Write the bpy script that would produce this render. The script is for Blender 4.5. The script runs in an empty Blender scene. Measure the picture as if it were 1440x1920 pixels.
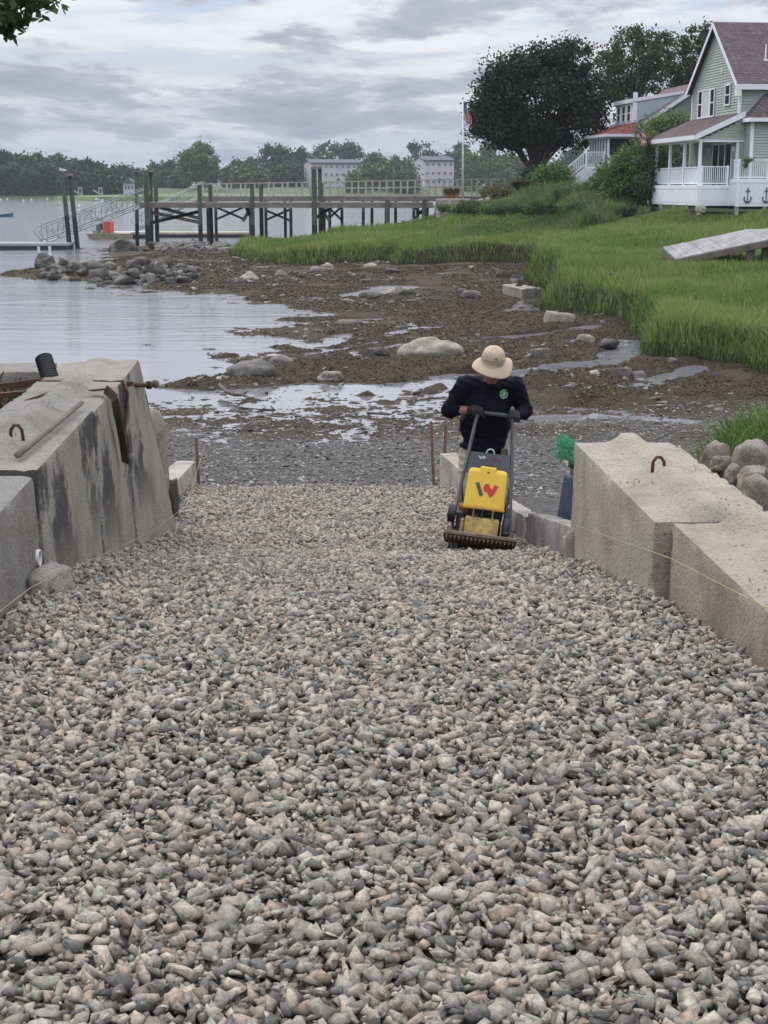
import bpy, bmesh, math, random
import numpy as np
from mathutils import Vector, Matrix, noise as mnoise
from mathutils.bvhtree import BVHTree
random.seed(7)
rng = np.random.default_rng(7)
SC = bpy.context.scene
COL = SC.collection
# ------------------------------------------------------------ camera
F = 2750.0; PIT = math.radians(12.47); CZ = 3.9
cam_d = bpy.data.cameras.new('camera'); cam = bpy.data.objects.new('camera', cam_d); COL.objects.link(cam)
cam.location = (0, 0, CZ); cam.rotation_euler = (math.radians(90) - PIT, 0, 0)
cam_d.sensor_fit = 'VERTICAL'; cam_d.sensor_height = 36; cam_d.lens = F / 1920 * 36
cam_d.clip_start = 0.1; cam_d.clip_end = 6000
SC.camera = cam
SC.view_settings.view_transform = 'Standard'; SC.view_settings.look = 'None'
SC.view_settings.gamma = 1; SC.view_settings.exposure = 0.0
SC.cycles.max_bounces = 6; SC.cycles.volume_bounces = 0; SC.cycles.transparent_max_bounces = 4

def ray(px, py):
    u = (px - 720) / F; v = (py - 960) / F
    c, s = math.cos(PIT), math.sin(PIT)
    return Vector((u, c - v * s, -s - v * c))
def P(px, py, Y):
    d = ray(px, py); t = Y / d.y
    return Vector((d.x * t, Y, CZ + d.z * t))
def G(px, py, z=0.0):
    d = ray(px, py); t = (z - CZ) / d.z
    return Vector((d.x * t, d.y * t, z))

# ------------------------------------------------------------ sun + world
SUN_EL, SUN_AZ = math.radians(48), math.radians(-38)     # azimuth from +Y towards +X
sun_d = bpy.data.lights.new('sun', 'SUN'); sun = bpy.data.objects.new('sun', sun_d); COL.objects.link(sun)
sun_d.energy = 1.9; sun_d.angle = math.radians(12); sun_d.color = (1, .90, .76)
sdir = Vector((math.sin(SUN_AZ) * math.cos(SUN_EL), math.cos(SUN_AZ) * math.cos(SUN_EL), math.sin(SUN_EL)))
sun.rotation_euler = sdir.to_track_quat('Z', 'Y').to_euler()

W = bpy.data.worlds.new('World'); SC.world = W; W.use_nodes = True
nt = W.node_tree; nt.nodes.clear()
def N(nt, t, **kw):
    n = nt.nodes.new(t)
    for k, v in kw.items():
        if k.startswith('_'): setattr(n, k[1:], v)
        else:
            n.inputs[k.replace('__', ' ')].default_value = v
    return n
def ramp(nt, stops, interp='LINEAR'):
    r = nt.nodes.new('ShaderNodeValToRGB'); r.color_ramp.interpolation = interp
    el = r.color_ramp.elements
    while len(el) < len(stops): el.new(0.5)
    for e, (p, c) in zip(el, stops):
        e.position = p; e.color = (c, c, c, 1) if isinstance(c, (int, float)) else (*c, 1)
    return r
def mixc(nt, fac, a, b, mode='MIX'):
    m = nt.nodes.new('ShaderNodeMix'); m.data_type = 'RGBA'; m.blend_type = mode
    for s, v in ((0, fac), (6, a), (7, b)):
        if hasattr(v, 'is_output') or hasattr(v, 'links'): nt.links.new(v, m.inputs[s])
        elif isinstance(v, (int, float)): m.inputs[s].default_value = v if s == 0 else (v, v, v, 1)
        else: m.inputs[s].default_value = (*v, 1)
    return m.outputs[2]
L = nt.links.new
sky = nt.nodes.new('ShaderNodeTexSky'); sky.sky_type = 'NISHITA'; sky.sun_disc = False
sky.sun_elevation = SUN_EL; sky.sun_rotation = SUN_AZ; sky.dust_density = 2.0
tc = nt.nodes.new('ShaderNodeTexCoord')
sep = nt.nodes.new('ShaderNodeSeparateXYZ'); L(tc.outputs['Generated'], sep.inputs[0])
# clouds: layered noise stretched along the horizon
def cl(scale, detail, rough, loc=(0, 0, 0), dist=0.0):
    mp = nt.nodes.new('ShaderNodeMapping'); mp.inputs['Scale'].default_value = scale; mp.inputs['Location'].default_value = loc
    L(tc.outputs['Generated'], mp.inputs[0])
    n = nt.nodes.new('ShaderNodeTexNoise'); n.inputs['Scale'].default_value = 1; n.inputs['Detail'].default_value = detail
    n.inputs['Roughness'].default_value = rough; n.inputs['Distortion'].default_value = dist
    L(mp.outputs[0], n.inputs['Vector']); return n.outputs['Fac']
SKYS = 1.0
def ls(r, g, b): return tuple(((c / 255 + .055) / 1.055) ** 2.4 if c > 10 else c / 255 / 12.92 for c in (r, g, b))
zo = nt.nodes.new('ShaderNodeMath'); zo.operation = 'ADD'; zo.inputs[1].default_value = .19; L(sep.outputs[2], zo.inputs[0])
def plane(scale, detail, rough, off, dist=0.0, sy=1.0):
    cx = nt.nodes.new('ShaderNodeMath'); cx.operation = 'DIVIDE'; L(sep.outputs[0], cx.inputs[0]); L(zo.outputs[0], cx.inputs[1])
    cy = nt.nodes.new('ShaderNodeMath'); cy.operation = 'DIVIDE'; cy.inputs[0].default_value = sy; L(zo.outputs[0], cy.inputs[1])
    cb = nt.nodes.new('ShaderNodeCombineXYZ'); L(cx.outputs[0], cb.inputs[0]); L(cy.outputs[0], cb.inputs[1]); cb.inputs[2].default_value = off
    n = nt.nodes.new('ShaderNodeTexNoise'); n.inputs['Scale'].default_value = scale; n.inputs['Detail'].default_value = detail; n.inputs['Roughness'].default_value = rough; n.inputs['Distortion'].default_value = dist
    L(cb.outputs[0], n.inputs['Vector']); return n.outputs['Fac']
big = plane(2.9, 8, .52, 5.2, .2, .95)
fine = plane(11, 7, .6, 9.1, .2)
streak = plane(1.7, 8, .58, 17.3, .4, 2.2)
zr = nt.nodes.new('ShaderNodeMapRange'); zr.inputs[1].default_value = 0; zr.inputs[2].default_value = .125; L(sep.outputs[2], zr.inputs[0])
base = ramp(nt, [(0, ls(176, 181, 195)), (.14, ls(186, 190, 203)), (.35, ls(200, 204, 215)), (.6, ls(216, 219, 228)), (1, ls(216, 222, 234))]); L(zr.outputs[0], base.inputs[0])
sr = ramp(nt, [(.42, 0), (.60, 1)]); L(streak, sr.inputs[0])
hz_ = ramp(nt, [(.1, 0), (.45, .8), (1, 1)]); L(zr.outputs[0], hz_.inputs[0])
m0 = nt.nodes.new('ShaderNodeMath'); m0.operation = 'MULTIPLY'; L(sr.outputs[0], m0.inputs[0]); L(hz_.outputs[0], m0.inputs[1])
c1 = mixc(nt, m0.outputs[0], base.outputs[0], ls(240, 242, 247))
bl = ramp(nt, [(.36, 1), (.47, 0)]); L(streak, bl.inputs[0])
bz = ramp(nt, [(.5, 0), (.75, .8), (1, .9)]); L(zr.outputs[0], bz.inputs[0])
mm = nt.nodes.new('ShaderNodeMath'); mm.operation = 'MULTIPLY'; L(bl.outputs[0], mm.inputs[0]); L(bz.outputs[0], mm.inputs[1])
skys = mixc(nt, 1.0, sky.outputs[0], (.095, .095, .105), 'MULTIPLY')
c2 = mixc(nt, mm.outputs[0], c1, mixc(nt, .7, skys, ls(186, 206, 232)))
thr = ramp(nt, [(0, .0), (.08, .06), (.16, .16), (.30, .245), (.50, .225), (.60, .13), (.72, .06), (.84, .13), (.94, .17), (1, .13)]); L(zr.outputs[0], thr.inputs[0])
ad = nt.nodes.new('ShaderNodeMath'); ad.operation = 'ADD'; L(big, ad.inputs[0]); L(thr.outputs[0], ad.inputs[1])
ad2 = nt.nodes.new('ShaderNodeMath'); ad2.operation = 'MULTIPLY_ADD'; L(fine, ad2.inputs[0]); ad2.inputs[1].default_value = .30; L(ad.outputs[0], ad2.inputs[2])
mr = nt.nodes.new('ShaderNodeMapRange'); mr.inputs[1].default_value = .75; mr.inputs[2].default_value = .87; mr.interpolation_type = 'SMOOTHSTEP'; L(ad2.outputs[0], mr.inputs[0])
shade = nt.nodes.new('ShaderNodeMapRange'); shade.inputs[1].default_value = .80; shade.inputs[2].default_value = 1.05; L(ad2.outputs[0], shade.inputs[0])
shc = ramp(nt, [(0, ls(196, 198, 210)), (.45, ls(172, 176, 192)), (1, ls(152, 157, 175))]); L(shade.outputs[0], shc.inputs[0])
mf = nt.nodes.new('ShaderNodeMath'); mf.operation = 'MULTIPLY'; L(mr.outputs[0], mf.inputs[0]); mf.inputs[1].default_value = .9
c3 = mixc(nt, mf.outputs[0], c2, shc.outputs[0])
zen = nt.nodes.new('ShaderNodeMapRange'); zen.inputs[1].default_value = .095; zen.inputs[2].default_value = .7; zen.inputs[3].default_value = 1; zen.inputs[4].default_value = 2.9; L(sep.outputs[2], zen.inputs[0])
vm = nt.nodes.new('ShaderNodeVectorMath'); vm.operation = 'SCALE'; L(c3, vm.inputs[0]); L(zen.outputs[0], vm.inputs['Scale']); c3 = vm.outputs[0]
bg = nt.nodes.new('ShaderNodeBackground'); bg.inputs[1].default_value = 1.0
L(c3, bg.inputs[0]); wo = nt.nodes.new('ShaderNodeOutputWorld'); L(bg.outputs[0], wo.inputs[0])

# ------------------------------------------------------------ materials
MATS = {}
def principled(name):
    m = bpy.data.materials.new(name); m.use_nodes = True
    return m, m.node_tree, m.node_tree.nodes['Principled BSDF']
def mat(name, c1, c2=None, scale=4.0, rough=.7, bump=0.0, bscale=20.0, metal=0.0, detail=5, stretch=(1, 1, 1), spec=.4, contrast=(.35, .65), c3=None, trans=0):
    """two-tone noise colour in object space + bump"""
    if name in MATS: return MATS[name]
    m, t, b = principled(name); L = t.links.new
    b.inputs['Roughness'].default_value = rough; b.inputs['Metallic'].default_value = metal
    b.inputs['Specular IOR Level'].default_value = spec
    if trans: b.inputs['Transmission Weight'].default_value = trans
    tc = t.nodes.new('ShaderNodeTexCoord'); mp = t.nodes.new('ShaderNodeMapping'); mp.inputs['Scale'].default_value = stretch
    L(tc.outputs['Object'], mp.inputs[0])
    if c2 is None: c2 = tuple(x * .82 for x in c1)
    n = N(t, 'ShaderNodeTexNoise', Scale=scale, Detail=detail, Roughness=.6); L(mp.outputs[0], n.inputs['Vector'])
    st = [(contrast[0], c2), (contrast[1], c1)]
    if c3: st.append((min(1, contrast[1] + .1), c3))
    r = ramp(t, st); L(n.outputs['Fac'], r.inputs[0]); L(r.outputs[0], b.inputs['Base Color'])
    if bump:
        n2 = N(t, 'ShaderNodeTexNoise', Scale=bscale, Detail=6, Roughness=.65); L(mp.outputs[0], n2.inputs['Vector'])
        bp = N(t, 'ShaderNodeBump', Strength=1.0, Distance=bump); L(n2.outputs['Fac'], bp.inputs['Height']); L(bp.outputs[0], b.inputs['Normal'])
    MATS[name] = m; return m
def island_mat(name, cols, rough=.7, trans=0.0, noise_amt=.25, nscale=30, bump=0.0, spec=.3, big=None):
    """one colour per loose piece (stone, leaf, blade)"""
    if name in MATS: return MATS[name]
    m, t, b = principled(name); L = t.links.new
    b.inputs['Roughness'].default_value = rough; b.inputs['Specular IOR Level'].default_value = spec
    g = t.nodes.new('ShaderNodeNewGeometry')
    k = len(cols); r = ramp(t, [(i / k, c) for i, c in enumerate(cols)], 'CONSTANT' if k > 4 else 'LINEAR')
    L(g.outputs['Random Per Island'], r.inputs[0]); col = r.outputs[0]
    tc = t.nodes.new('ShaderNodeTexCoord')
    n = N(t, 'ShaderNodeTexNoise', Scale=nscale, Detail=5, Roughness=.65); L(tc.outputs['Object'], n.inputs['Vector'])
    nr = ramp(t, [(.3, 1 - noise_amt), (.7, 1 + noise_amt * .6)]); L(n.outputs['Fac'], nr.inputs[0])
    col = mixc(t, 1.0, col, nr.outputs[0], 'MULTIPLY')
    if big:
        n3 = N(t, 'ShaderNodeTexNoise', Scale=big[0], Detail=3, Roughness=.5); L(tc.outputs['Object'], n3.inputs['Vector'])
        br = ramp(t, [(.38, 0), (.62, 1)]); L(n3.outputs['Fac'], br.inputs[0]); col = mixc(t, br.outputs[0], col, mixc(t, 1.0, col, big[1], 'MULTIPLY'))
    L(col, b.inputs['Base Color'])
    if bump:
        bp = N(t, 'ShaderNodeBump', Strength=1.0, Distance=bump); L(n.outputs['Fac'], bp.inputs['Height']); L(bp.outputs[0], b.inputs['Normal'])
    if trans:
        tr = t.nodes.new('ShaderNodeBsdfTranslucent'); L(col, tr.inputs[0]); mx = t.nodes.new('ShaderNodeMixShader'); mx.inputs[0].default_value = trans
        out = t.nodes['Material Output']; L(b.outputs[0], mx.inputs[1]); L(tr.outputs[0], mx.inputs[2]); L(mx.outputs[0], out.inputs[0])
    MATS[name] = m; return m

# ------------------------------------------------------------ object helpers
ORG = {}
def org(o): return ORG.get(o.name, Vector((0, 0, 0)))
def tag(o, label, cat, group=None, kind=None):
    if label: o['label'] = label
    if cat: o['category'] = cat
    if group: o['group'] = group
    if kind: o['kind'] = kind
    return o
def thing(name, label, cat, loc=(0, 0, 0), rot=(0, 0, 0), group=None):
    o = bpy.data.objects.new(name, None); COL.objects.link(o); o.location = loc; o.rotation_euler = rot
    o.empty_display_size = .2
    ORG[o.name] = Vector(loc)
    return tag(o, label, cat, group)
def link(name, me, mats, parent=None, world=False, loc=None, bevel=0, smooth=False):
    o = bpy.data.objects.new(name, me); COL.objects.link(o)
    for m in (mats if isinstance(mats, (list, tuple)) else [mats]): me.materials.append(m)
    if parent:
        o.parent = parent
        base = org(parent)
        if world: me.transform(Matrix.Translation(-base)); 
        ORG[o.name] = base
    elif loc is not None:
        me.transform(Matrix.Translation(-Vector(loc))); o.location = loc
    if smooth: me.polygons.foreach_set('use_smooth', np.ones(len(me.polygons), bool))
    if bevel:
        b = o.modifiers.new('bevel', 'BEVEL'); b.width = bevel; b.segments = 2; b.limit_method = 'ANGLE'; b.angle_limit = math.radians(35)
    return o
class MB:
    def __init__(s): s.v = []; s.f = []
    def add(s, vs, fs):
        o = len(s.v); s.v += [tuple(v) for v in vs]; s.f += [tuple(i + o for i in f) for f in fs]; return s
    def hexa(s, c):   # 8 corners: bottom 0-3 ccw, top 4-7
        return s.add(c, [(3, 2, 1, 0), (4, 5, 6, 7), (0, 1, 5, 4), (1, 2, 6, 5), (2, 3, 7, 6), (3, 0, 4, 7)])
    def box(s, a, b):
        (x0, y0, z0), (x1, y1, z1) = a, b
        return s.hexa([(x0, y0, z0), (x1, y0, z0), (x1, y1, z0), (x0, y1, z0), (x0, y0, z1), (x1, y0, z1), (x1, y1, z1), (x0, y1, z1)])
    def bar(s, p, q, w, h=None, up=(0, 0, 1)):   # rectangular beam between two points
        p, q = Vector(p), Vector(q); h = h or w; d = (q - p).normalized(); up = Vector(up)
        if abs(d.dot(up)) > .98: up = Vector((0, 1, 0))
        x = d.cross(up).normalized() * w / 2; z = x.cross(d).normalized() * h / 2
        return s.hexa([p - x - z, p + x - z, q + x - z, q - x - z, p - x + z, p + x + z, q + x + z, q - x + z])
    def tube(s, pts, rs, n=8, caps=True):
        pts = [Vector(p) for p in pts]
        if isinstance(rs, (int, float)): rs = [rs] * len(pts)
        o = len(s.v); prev = None
        for i, p in enumerate(pts):
            d = (pts[min(i + 1, len(pts) - 1)] - pts[max(i - 1, 0)]).normalized()
            a = prev if prev is not None else (Vector((0, 0, 1)) if abs(d.z) < .9 else Vector((1, 0, 0)))
            x = d.cross(a).cross(d)
            x = x.normalized(); y = d.cross(x); prev = x
            for k in range(n):
                t = 2 * math.pi * k / n; s.v.append(tuple(p + (x * math.cos(t) + y * math.sin(t)) * rs[i]))
        for i in range(len(pts) - 1):
            for k in range(n):
                a = o + i * n + k; b = o + i * n + (k + 1) % n; s.f.append((a, b, b + n, a + n))
        if caps:
            s.f.append(tuple(o + k for k in range(n))[::-1]); s.f.append(tuple(o + (len(pts) - 1) * n + k for k in range(n)))
        return s
    def prism(s, poly, ext):   # planar polygon of 3D points extruded by vector
        n = len(poly); poly = [Vector(p) for p in poly]; ext = Vector(ext)
        return s.add(poly + [p + ext for p in poly], [tuple(range(n))[::-1], tuple(range(n, 2 * n))] + [(i, (i + 1) % n, (i + 1) % n + n, i + n) for i in range(n)])
    def ell(s, c, r, nu=12, nv=8, M=None):
        c = Vector(c); o = len(s.v); r = (r, r, r) if isinstance(r, (int, float)) else r
        def tr(v):
            v = Vector(v)
            if M is not None: v = M @ v
            return tuple(c + v)
        s.v.append(tr((0, 0, -r[2])))
        for j in range(1, nv):
            ph = -math.pi / 2 + math.pi * j / nv
            for i in range(nu):
                th = 2 * math.pi * i / nu
                s.v.append(tr((r[0] * math.cos(ph) * math.cos(th), r[1] * math.cos(ph) * math.sin(th), r[2] * math.sin(ph))))
        s.v.append(tr((0, 0, r[2]))); top = len(s.v) - 1
        for i in range(nu):
            s.f.append((o, o + 1 + (i + 1) % nu, o + 1 + i))
            s.f.append((top, top - nu + i, top - nu + (i + 1) % nu))
            for j in range(nv - 2):
                a = o + 1 + j * nu + i; b = o + 1 + j * nu + (i + 1) % nu; s.f.append((a, b, b + nu, a + nu))
        return s
    def cap(s, p, q, r0, r1=None, n=12):   # capsule with tapered radii (closed, for remeshing)
        r1 = r1 or r0; p, q = Vector(p), Vector(q); s.tube([p, q], [r0, r1], n); s.ell(p, r0 * .99, n, 8); s.ell(q, r1 * .99, n, 8); return s
    def mesh(s, name='m'):
        me = bpy.data.meshes.new(name); me.from_pydata(s.v, [], s.f); me.update(); return me
    def build(s, name, m, parent=None, world=False, loc=None, bevel=0, smooth=False, remesh=0, sm=0):
        me = s.mesh(name)
        if remesh: me = remeshed(me, remesh, sm)
        else:
            bm = bmesh.new(); bm.from_mesh(me); bmesh.ops.recalc_face_normals(bm, faces=bm.faces); bm.to_mesh(me); bm.free()
        return link(name, me, m, parent, world, loc, bevel, smooth)
def remeshed(me, vox, it=3):
    o = bpy.data.objects.new('tmp', me); COL.objects.link(o)
    r = o.modifiers.new('r', 'REMESH'); r.mode = 'VOXEL'; r.voxel_size = vox
    if it: q = o.modifiers.new('s', 'SMOOTH'); q.iterations = it; q.factor = .5
    dg = bpy.context.evaluated_depsgraph_get(); out = bpy.data.meshes.new_from_object(o.evaluated_get(dg))
    bpy.data.objects.remove(o); out.materials.clear(); return out
def np_mesh(name, verts, faces_flat, sizes):
    """fast mesh from numpy: verts (n,3), flat loop indices, face sizes"""
    me = bpy.data.meshes.new(name); nv = len(verts); nf = len(sizes)
    me.vertices.add(nv); me.vertices.foreach_set('co', verts.astype(np.float32).ravel())
    me.loops.add(len(faces_flat)); me.loops.foreach_set('vertex_index', faces_flat.astype(np.int32))
    me.polygons.add(nf); st = np.concatenate([[0], np.cumsum(sizes)[:-1]])
    me.polygons.foreach_set('loop_start', st.astype(np.int32)); me.update(calc_edges=True); me.validate(); return me
def smooth01(x): x = np.clip(x, 0, 1); return x * x * (3 - 2 * x)
def sd_poly(X, Y, poly):
    """signed distance, negative inside"""
    poly = np.asarray(poly, float); d = np.full(X.shape, 1e18); ins = np.zeros(X.shape, bool)
    n = len(poly)
    for i in range(n):
        ax, ay = poly[i]; bx, by = poly[(i + 1) % n]; ex, ey = bx - ax, by - ay
        wx, wy = X - ax, Y - ay; t = np.clip((wx * ex + wy * ey) / (ex * ex + ey * ey + 1e-12), 0, 1)
        d = np.minimum(d, (wx - ex * t) ** 2 + (wy - ey * t) ** 2)
        c = ((ay > Y) != (by > Y)); xs = ax + (Y - ay) * ex / (ey if abs(ey) > 1e-12 else 1e-12); ins ^= c & (X < xs)
    d = np.sqrt(d); return np.where(ins, -d, d)
def sd_line(X, Y, pts):
    d = np.full(X.shape, 1e18)
    for (ax, ay), (bx, by) in zip(pts[:-1], pts[1:]):
        ex, ey = bx - ax, by - ay; t = np.clip(((X - ax) * ex + (Y - ay) * ey) / (ex * ex + ey * ey + 1e-12), 0, 1)
        d = np.minimum(d, (X - ax - ex * t) ** 2 + (Y - ay - ey * t) ** 2)
    return np.sqrt(d)
_H = np.random.default_rng(11).random((256, 256))
def vnoise(X, Y, s, o=0):
    """value noise -1..1"""
    x = X * s + 37.3 * o; y = Y * s + 91.7 * o; xi = np.floor(x).astype(int); yi = np.floor(y).astype(int); fx = x - xi; fy = y - yi
    fx = fx * fx * (3 - 2 * fx); fy = fy * fy * (3 - 2 * fy)
    g = lambda a, b: _H[a & 255, b & 255]
    return 2 * ((g(xi, yi) * (1 - fx) + g(xi + 1, yi) * fx) * (1 - fy) + (g(xi, yi + 1) * (1 - fx) + g(xi + 1, yi + 1) * fx) * fy) - 1
def fbm(X, Y, s, oct=4, o=0, gain=.5):
    r = 0; a = 1
    for k in range(oct): r = r + a * vnoise(X, Y, s * 2 ** k, o + k * 3.1); a *= gain
    return r
# ============================================================ TERRAIN
PY = [0, 2.4, 4, 5.28, 6.0, 6.5, 8.44, 10.2, 13, 16, 40]; PD = [1.40, 1.48, 1.60, 1.72, 1.80, 1.86, 2.19, 2.55, 2.95, 3.26, 5]
def D_at(Y): return np.interp(Y, PY, PD)
def zramp(Y): return CZ - D_at(Y)
def XL(Y): return -1.30 - .056 * Y
def XR(Y): return 1.57 - .0435 * Y
def gp(px, py, z=0.0): g = G(px, py, z); return (g.x, g.y)
WATER = [gp(-500, 830), gp(150, 805), gp(300, 780), gp(400, 758), gp(400, 735), gp(352, 722), gp(400, 700), gp(440, 680), gp(500, 640), gp(545, 605), gp(560, 580),
         gp(440, 562), gp(300, 547), gp(170, 530), gp(80, 518), gp(125, 500), gp(225, 487), gp(205, 474),
         (-19, 97), (-14, 99), (-9.5, 97), (-9.2, 88), (-5, 95), (0, 100), (3.6, 101), (4.4, 108), (30, 112), (70, 116), (900, 130), (900, 520), (300, 535), (0, 545), (-300, 530), (-900, 520), (-900, 20)]
MARSH = [gp(437, 487), gp(500, 494), gp(560, 498), gp(640, 496), gp(735, 490), gp(745, 498), gp(860, 495), gp(940, 492), gp(1005, 494), gp(985, 527), gp(1035, 548), gp(1022, 585),
         gp(1110, 592), gp(1185, 606), gp(1205, 640), gp(1215, 668), gp(1330, 680), gp(1440, 700), (9.5, 29), (14, 26), (30, 24), (80, 24), (80, 115), (30, 110), (4.8, 105), (3.3, 99), (0, 98), (-5, 92.5), (-8.6, 86)]
CTRL = np.array([(-8.1, 80, .45), (-5, 89, .75), (0, 95, 1.2), (3, 96, 1.55), (.5, 79, .7), (8, 79, .9), (7.4, 45, .75), (7, 38, .65), (9, 31, .6), (14, 45, 1.0), (12, 60, 1.15), (20, 60, 1.35), (12.5, 49, 1.42), (14, 46, 1.5),
                 (8, 88, 1.7), (13, 78, 1.75), (15, 74, 1.75), (20, 71, 1.9), (16, 80, 2.75), (21, 76, 2.8), (26, 80, 2.9), (13, 92, 2.9), (6, 97, 3.0), (7.5, 97.5, 3.15), (9.2, 98, 3.4), (11, 98.5, 3.45), (8, 91, 2.2), (18, 100, 3.5), (40, 100, 4), (40, 60, 2.4), (30, 40, 2), (-2, 84, .75), (3, 88, 1.1), (60, 110, 5), (10, 70, 1.35), (4, 84, .95)])
PUD = [([gp(655, 554), gp(705, 549), gp(750, 538)], 1.1), ([gp(530, 642), gp(600, 648), gp(655, 626)], .45), ([gp(560, 668), gp(640, 655), gp(720, 640)], .25),
       ([gp(728, 627), gp(790, 616), gp(860, 612)], .35), ([gp(700, 655), gp(760, 645)], .22),
       ([gp(960, 703), gp(1040, 690), gp(1140, 676), gp(1190, 655), gp(1180, 640)], .62), ([gp(925, 634), gp(1000, 630), gp(1060, 622), gp(1110, 612)], .45),
       ([gp(1230, 712), gp(1285, 700), gp(1310, 688)], .42), ([gp(1190, 734), gp(1300, 724)], .14), ([gp(1010, 746), gp(1130, 735)], .10), ([gp(560, 728), gp(700, 735), gp(800, 722), gp(870, 708)], .75),
       ([gp(870, 705), gp(950, 712)], .4), ([gp(600, 748), gp(840, 745)], .45), ([gp(990, 556), gp(960, 583)], .2), ([gp(820, 560), gp(770, 552)], .2), ([gp(940, 585), gp(970, 580)], .35),
       ([gp(980, 785), gp(1130, 782), gp(1290, 790)], .3), ([gp(650, 600), gp(700, 606)], .25), ([gp(860, 645), gp(900, 640)], .3), ([gp(350, 575), gp(420, 560)], .5)]
MOUND = [([gp(365, 722), gp(440, 712), gp(540, 690), gp(600, 700)], 1.0, .11), ([gp(590, 735), gp(640, 742)], .2, .09), ([gp(500, 620), gp(560, 615)], .7, .07), ([gp(640, 690), gp(760, 680), gp(860, 700)], .9, .07),
         ([gp(560, 660), gp(520, 650)], .35, .07), ([gp(435, 668), gp(400, 672)], .28, .06), ([gp(380, 688), gp(420, 690)], .22, .06), ([gp(1010, 640), gp(1110, 650)], .6, .06), ([gp(985, 745), gp(1400, 770)], 1.3, .08),
         ([gp(380, 655), gp(400, 655)], .14, .05), ([gp(455, 585), gp(475, 583)], .3, .06), ([gp(190, 520), gp(420, 520)], 2.5, .15), ([gp(1000, 712), gp(1200, 700)], .45, .07)]
WET = [gp(262, 778), gp(330, 748), gp(400, 726), gp(520, 716), gp(600, 728), gp(700, 742), gp(790, 712), gp(900, 708), gp(1000, 752), gp(1000, 800), gp(860, 838), gp(600, 852), gp(262, 860)]
def idw(X, Y):
    w = 0; s = 0
    for x, y, z in CTRL:
        k = 1 / ((X - x) ** 2 + (Y - y) ** 2 + 2.0) ** 1.6; w = w + k; s = s + k * z
    return s / w
def height(X, Y, detail=True):
    X = np.asarray(X, float); Y = np.asarray(Y, float)
    sw = sd_poly(X, Y, WATER); sm = sd_poly(X, Y, MARSH)
    # flats and sea bed
    z = np.where(sw > 0, np.minimum(sw * .05, .066), np.maximum(sw * .03, -1.2)) - .01
    n = .055 * fbm(X, Y, .55, 3, 1) + .030 * fbm(X, Y, 2.2, 3, 5)
    if detail: n = n + .022 * fbm(X, Y, 7, 3, 9)
    far = np.clip((Y - 60) / 40, 0, 1)
    z = z + n * np.where(sw > -6, 1, .3)
    beach = np.interp(Y, [15.9, 16.3, 18, 20, 22, 24, 26, 28, 31], [.60, .48, .28, .14, .055, .022, .004, -.02, -.4])
    z = np.where(sw > -3, np.maximum(z, beach + .22 * n + .022 * vnoise(X, Y * 1.5, 8, 3) + .016 * vnoise(X, Y * 1.5, 17, 5)), z)
    for pts, w, h in MOUND:
        z = z + h * smooth01(1 - sd_line(X, Y, pts) / w) * (1 + .5 * vnoise(X, Y, 3, 4))
    for pts, w in PUD:
        d = sd_line(X, Y, pts) + .35 * w * fbm(X, Y, 1.4, 3, 8)
        m = smooth01((w - d) / (.3 * w)); z = z * (1 - m) + m * (-.018 + .022 * fbm(X, Y, 6, 2, 2))
    dw = sd_poly(X, Y, WET) + .5 * fbm(X, Y, 1.2, 3, 7); kw = smooth01(-dw / .9)
    z = z * (1 - kw) + kw * (-.006 + .016 * fbm(X, Y, 1.8, 2, 2) + .026 * vnoise(X, Y * 1.6, 9, 2) + .014 * vnoise(X, Y * 1.6, 19, 3) + (26.5 - Y) * .006)
    # rocky spit
    sp = smooth01(1 - sd_line(X, Y, [gp(110, 512), gp(200, 505), gp(300, 500), (-11, 90), (-9, 95), (-13, 97)]) / 4.5); z = z + .25 * sp
    # marsh + upland with an eroded bank
    sm2 = sm + .25 * fbm(X, Y, .7, 3, 6)
    top = idw(X, Y) + .07 * fbm(X, Y, .3, 3, 12)
    k = smooth01(-sm2 / .55); z = z * (1 - k) + np.maximum(top, z) * k
    # made ground near the ramp
    zr = zramp(np.minimum(Y, 16.05)) - .035
    side = zr - .05
    near = smooth01((16.4 - Y) / .5)
    z = z * (1 - near) + (np.where((X > XL(Y) - .4) & (X < XR(Y) + .35), zr, side) + .02 * fbm(X, Y, 3, 3, 3)) * near
    # right bank with boulders
    e = (X - (1.70 + np.clip(Y - 9.0, 0, 9) * .17)) + .15 * fbm(X, Y, 1, 2, 2)
    kb = smooth01(e / .8) * smooth01((14.2 - Y) / 3.5) ; kb = np.where(Y < 9.0, smooth01((X - XR(Y) - .3) / .2), kb)
    z = np.maximum(z, z * (1 - kb) + (1.97 + .05 * fbm(X, Y, 2, 3, 1)) * kb)
    # fill behind left wall
    kl = smooth01((XL(Y) - .35 - X) / .15) * (Y < 11.3) ; z = z * (1 - kl) + (2.28 + .05 * fbm(X, Y, 2, 3, 2)) * kl
    lo = (X < XL(Y) - .15) & (Y > 11.3) & (Y < 17); z = np.where(lo, np.minimum(z, .3), z)
    return z
NR, NC = 1000, 460
ys = np.concatenate([np.linspace(-3, 8, 90)[:-1], 8 * (118 / 8) ** np.linspace(0, 1, NR)])
us = np.linspace(-1, 1, NC); us = np.sign(us) * (np.abs(us) * .33 + np.maximum(np.abs(us) - .8, 0) ** 2 * 22)
YY, UU = np.meshgrid(ys, us, indexing='ij'); XX = UU * (np.abs(YY) + 1.2)
ZZ = height(XX, YY)
def grid_faces(nr, nc):
    i = np.arange(nr - 1)[:, None] * nc + np.arange(nc - 1)[None, :]
    q = np.stack([i, i + 1, i + nc + 1, i + nc], -1).reshape(-1, 4); return q
q = grid_faces(*XX.shape)
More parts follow.
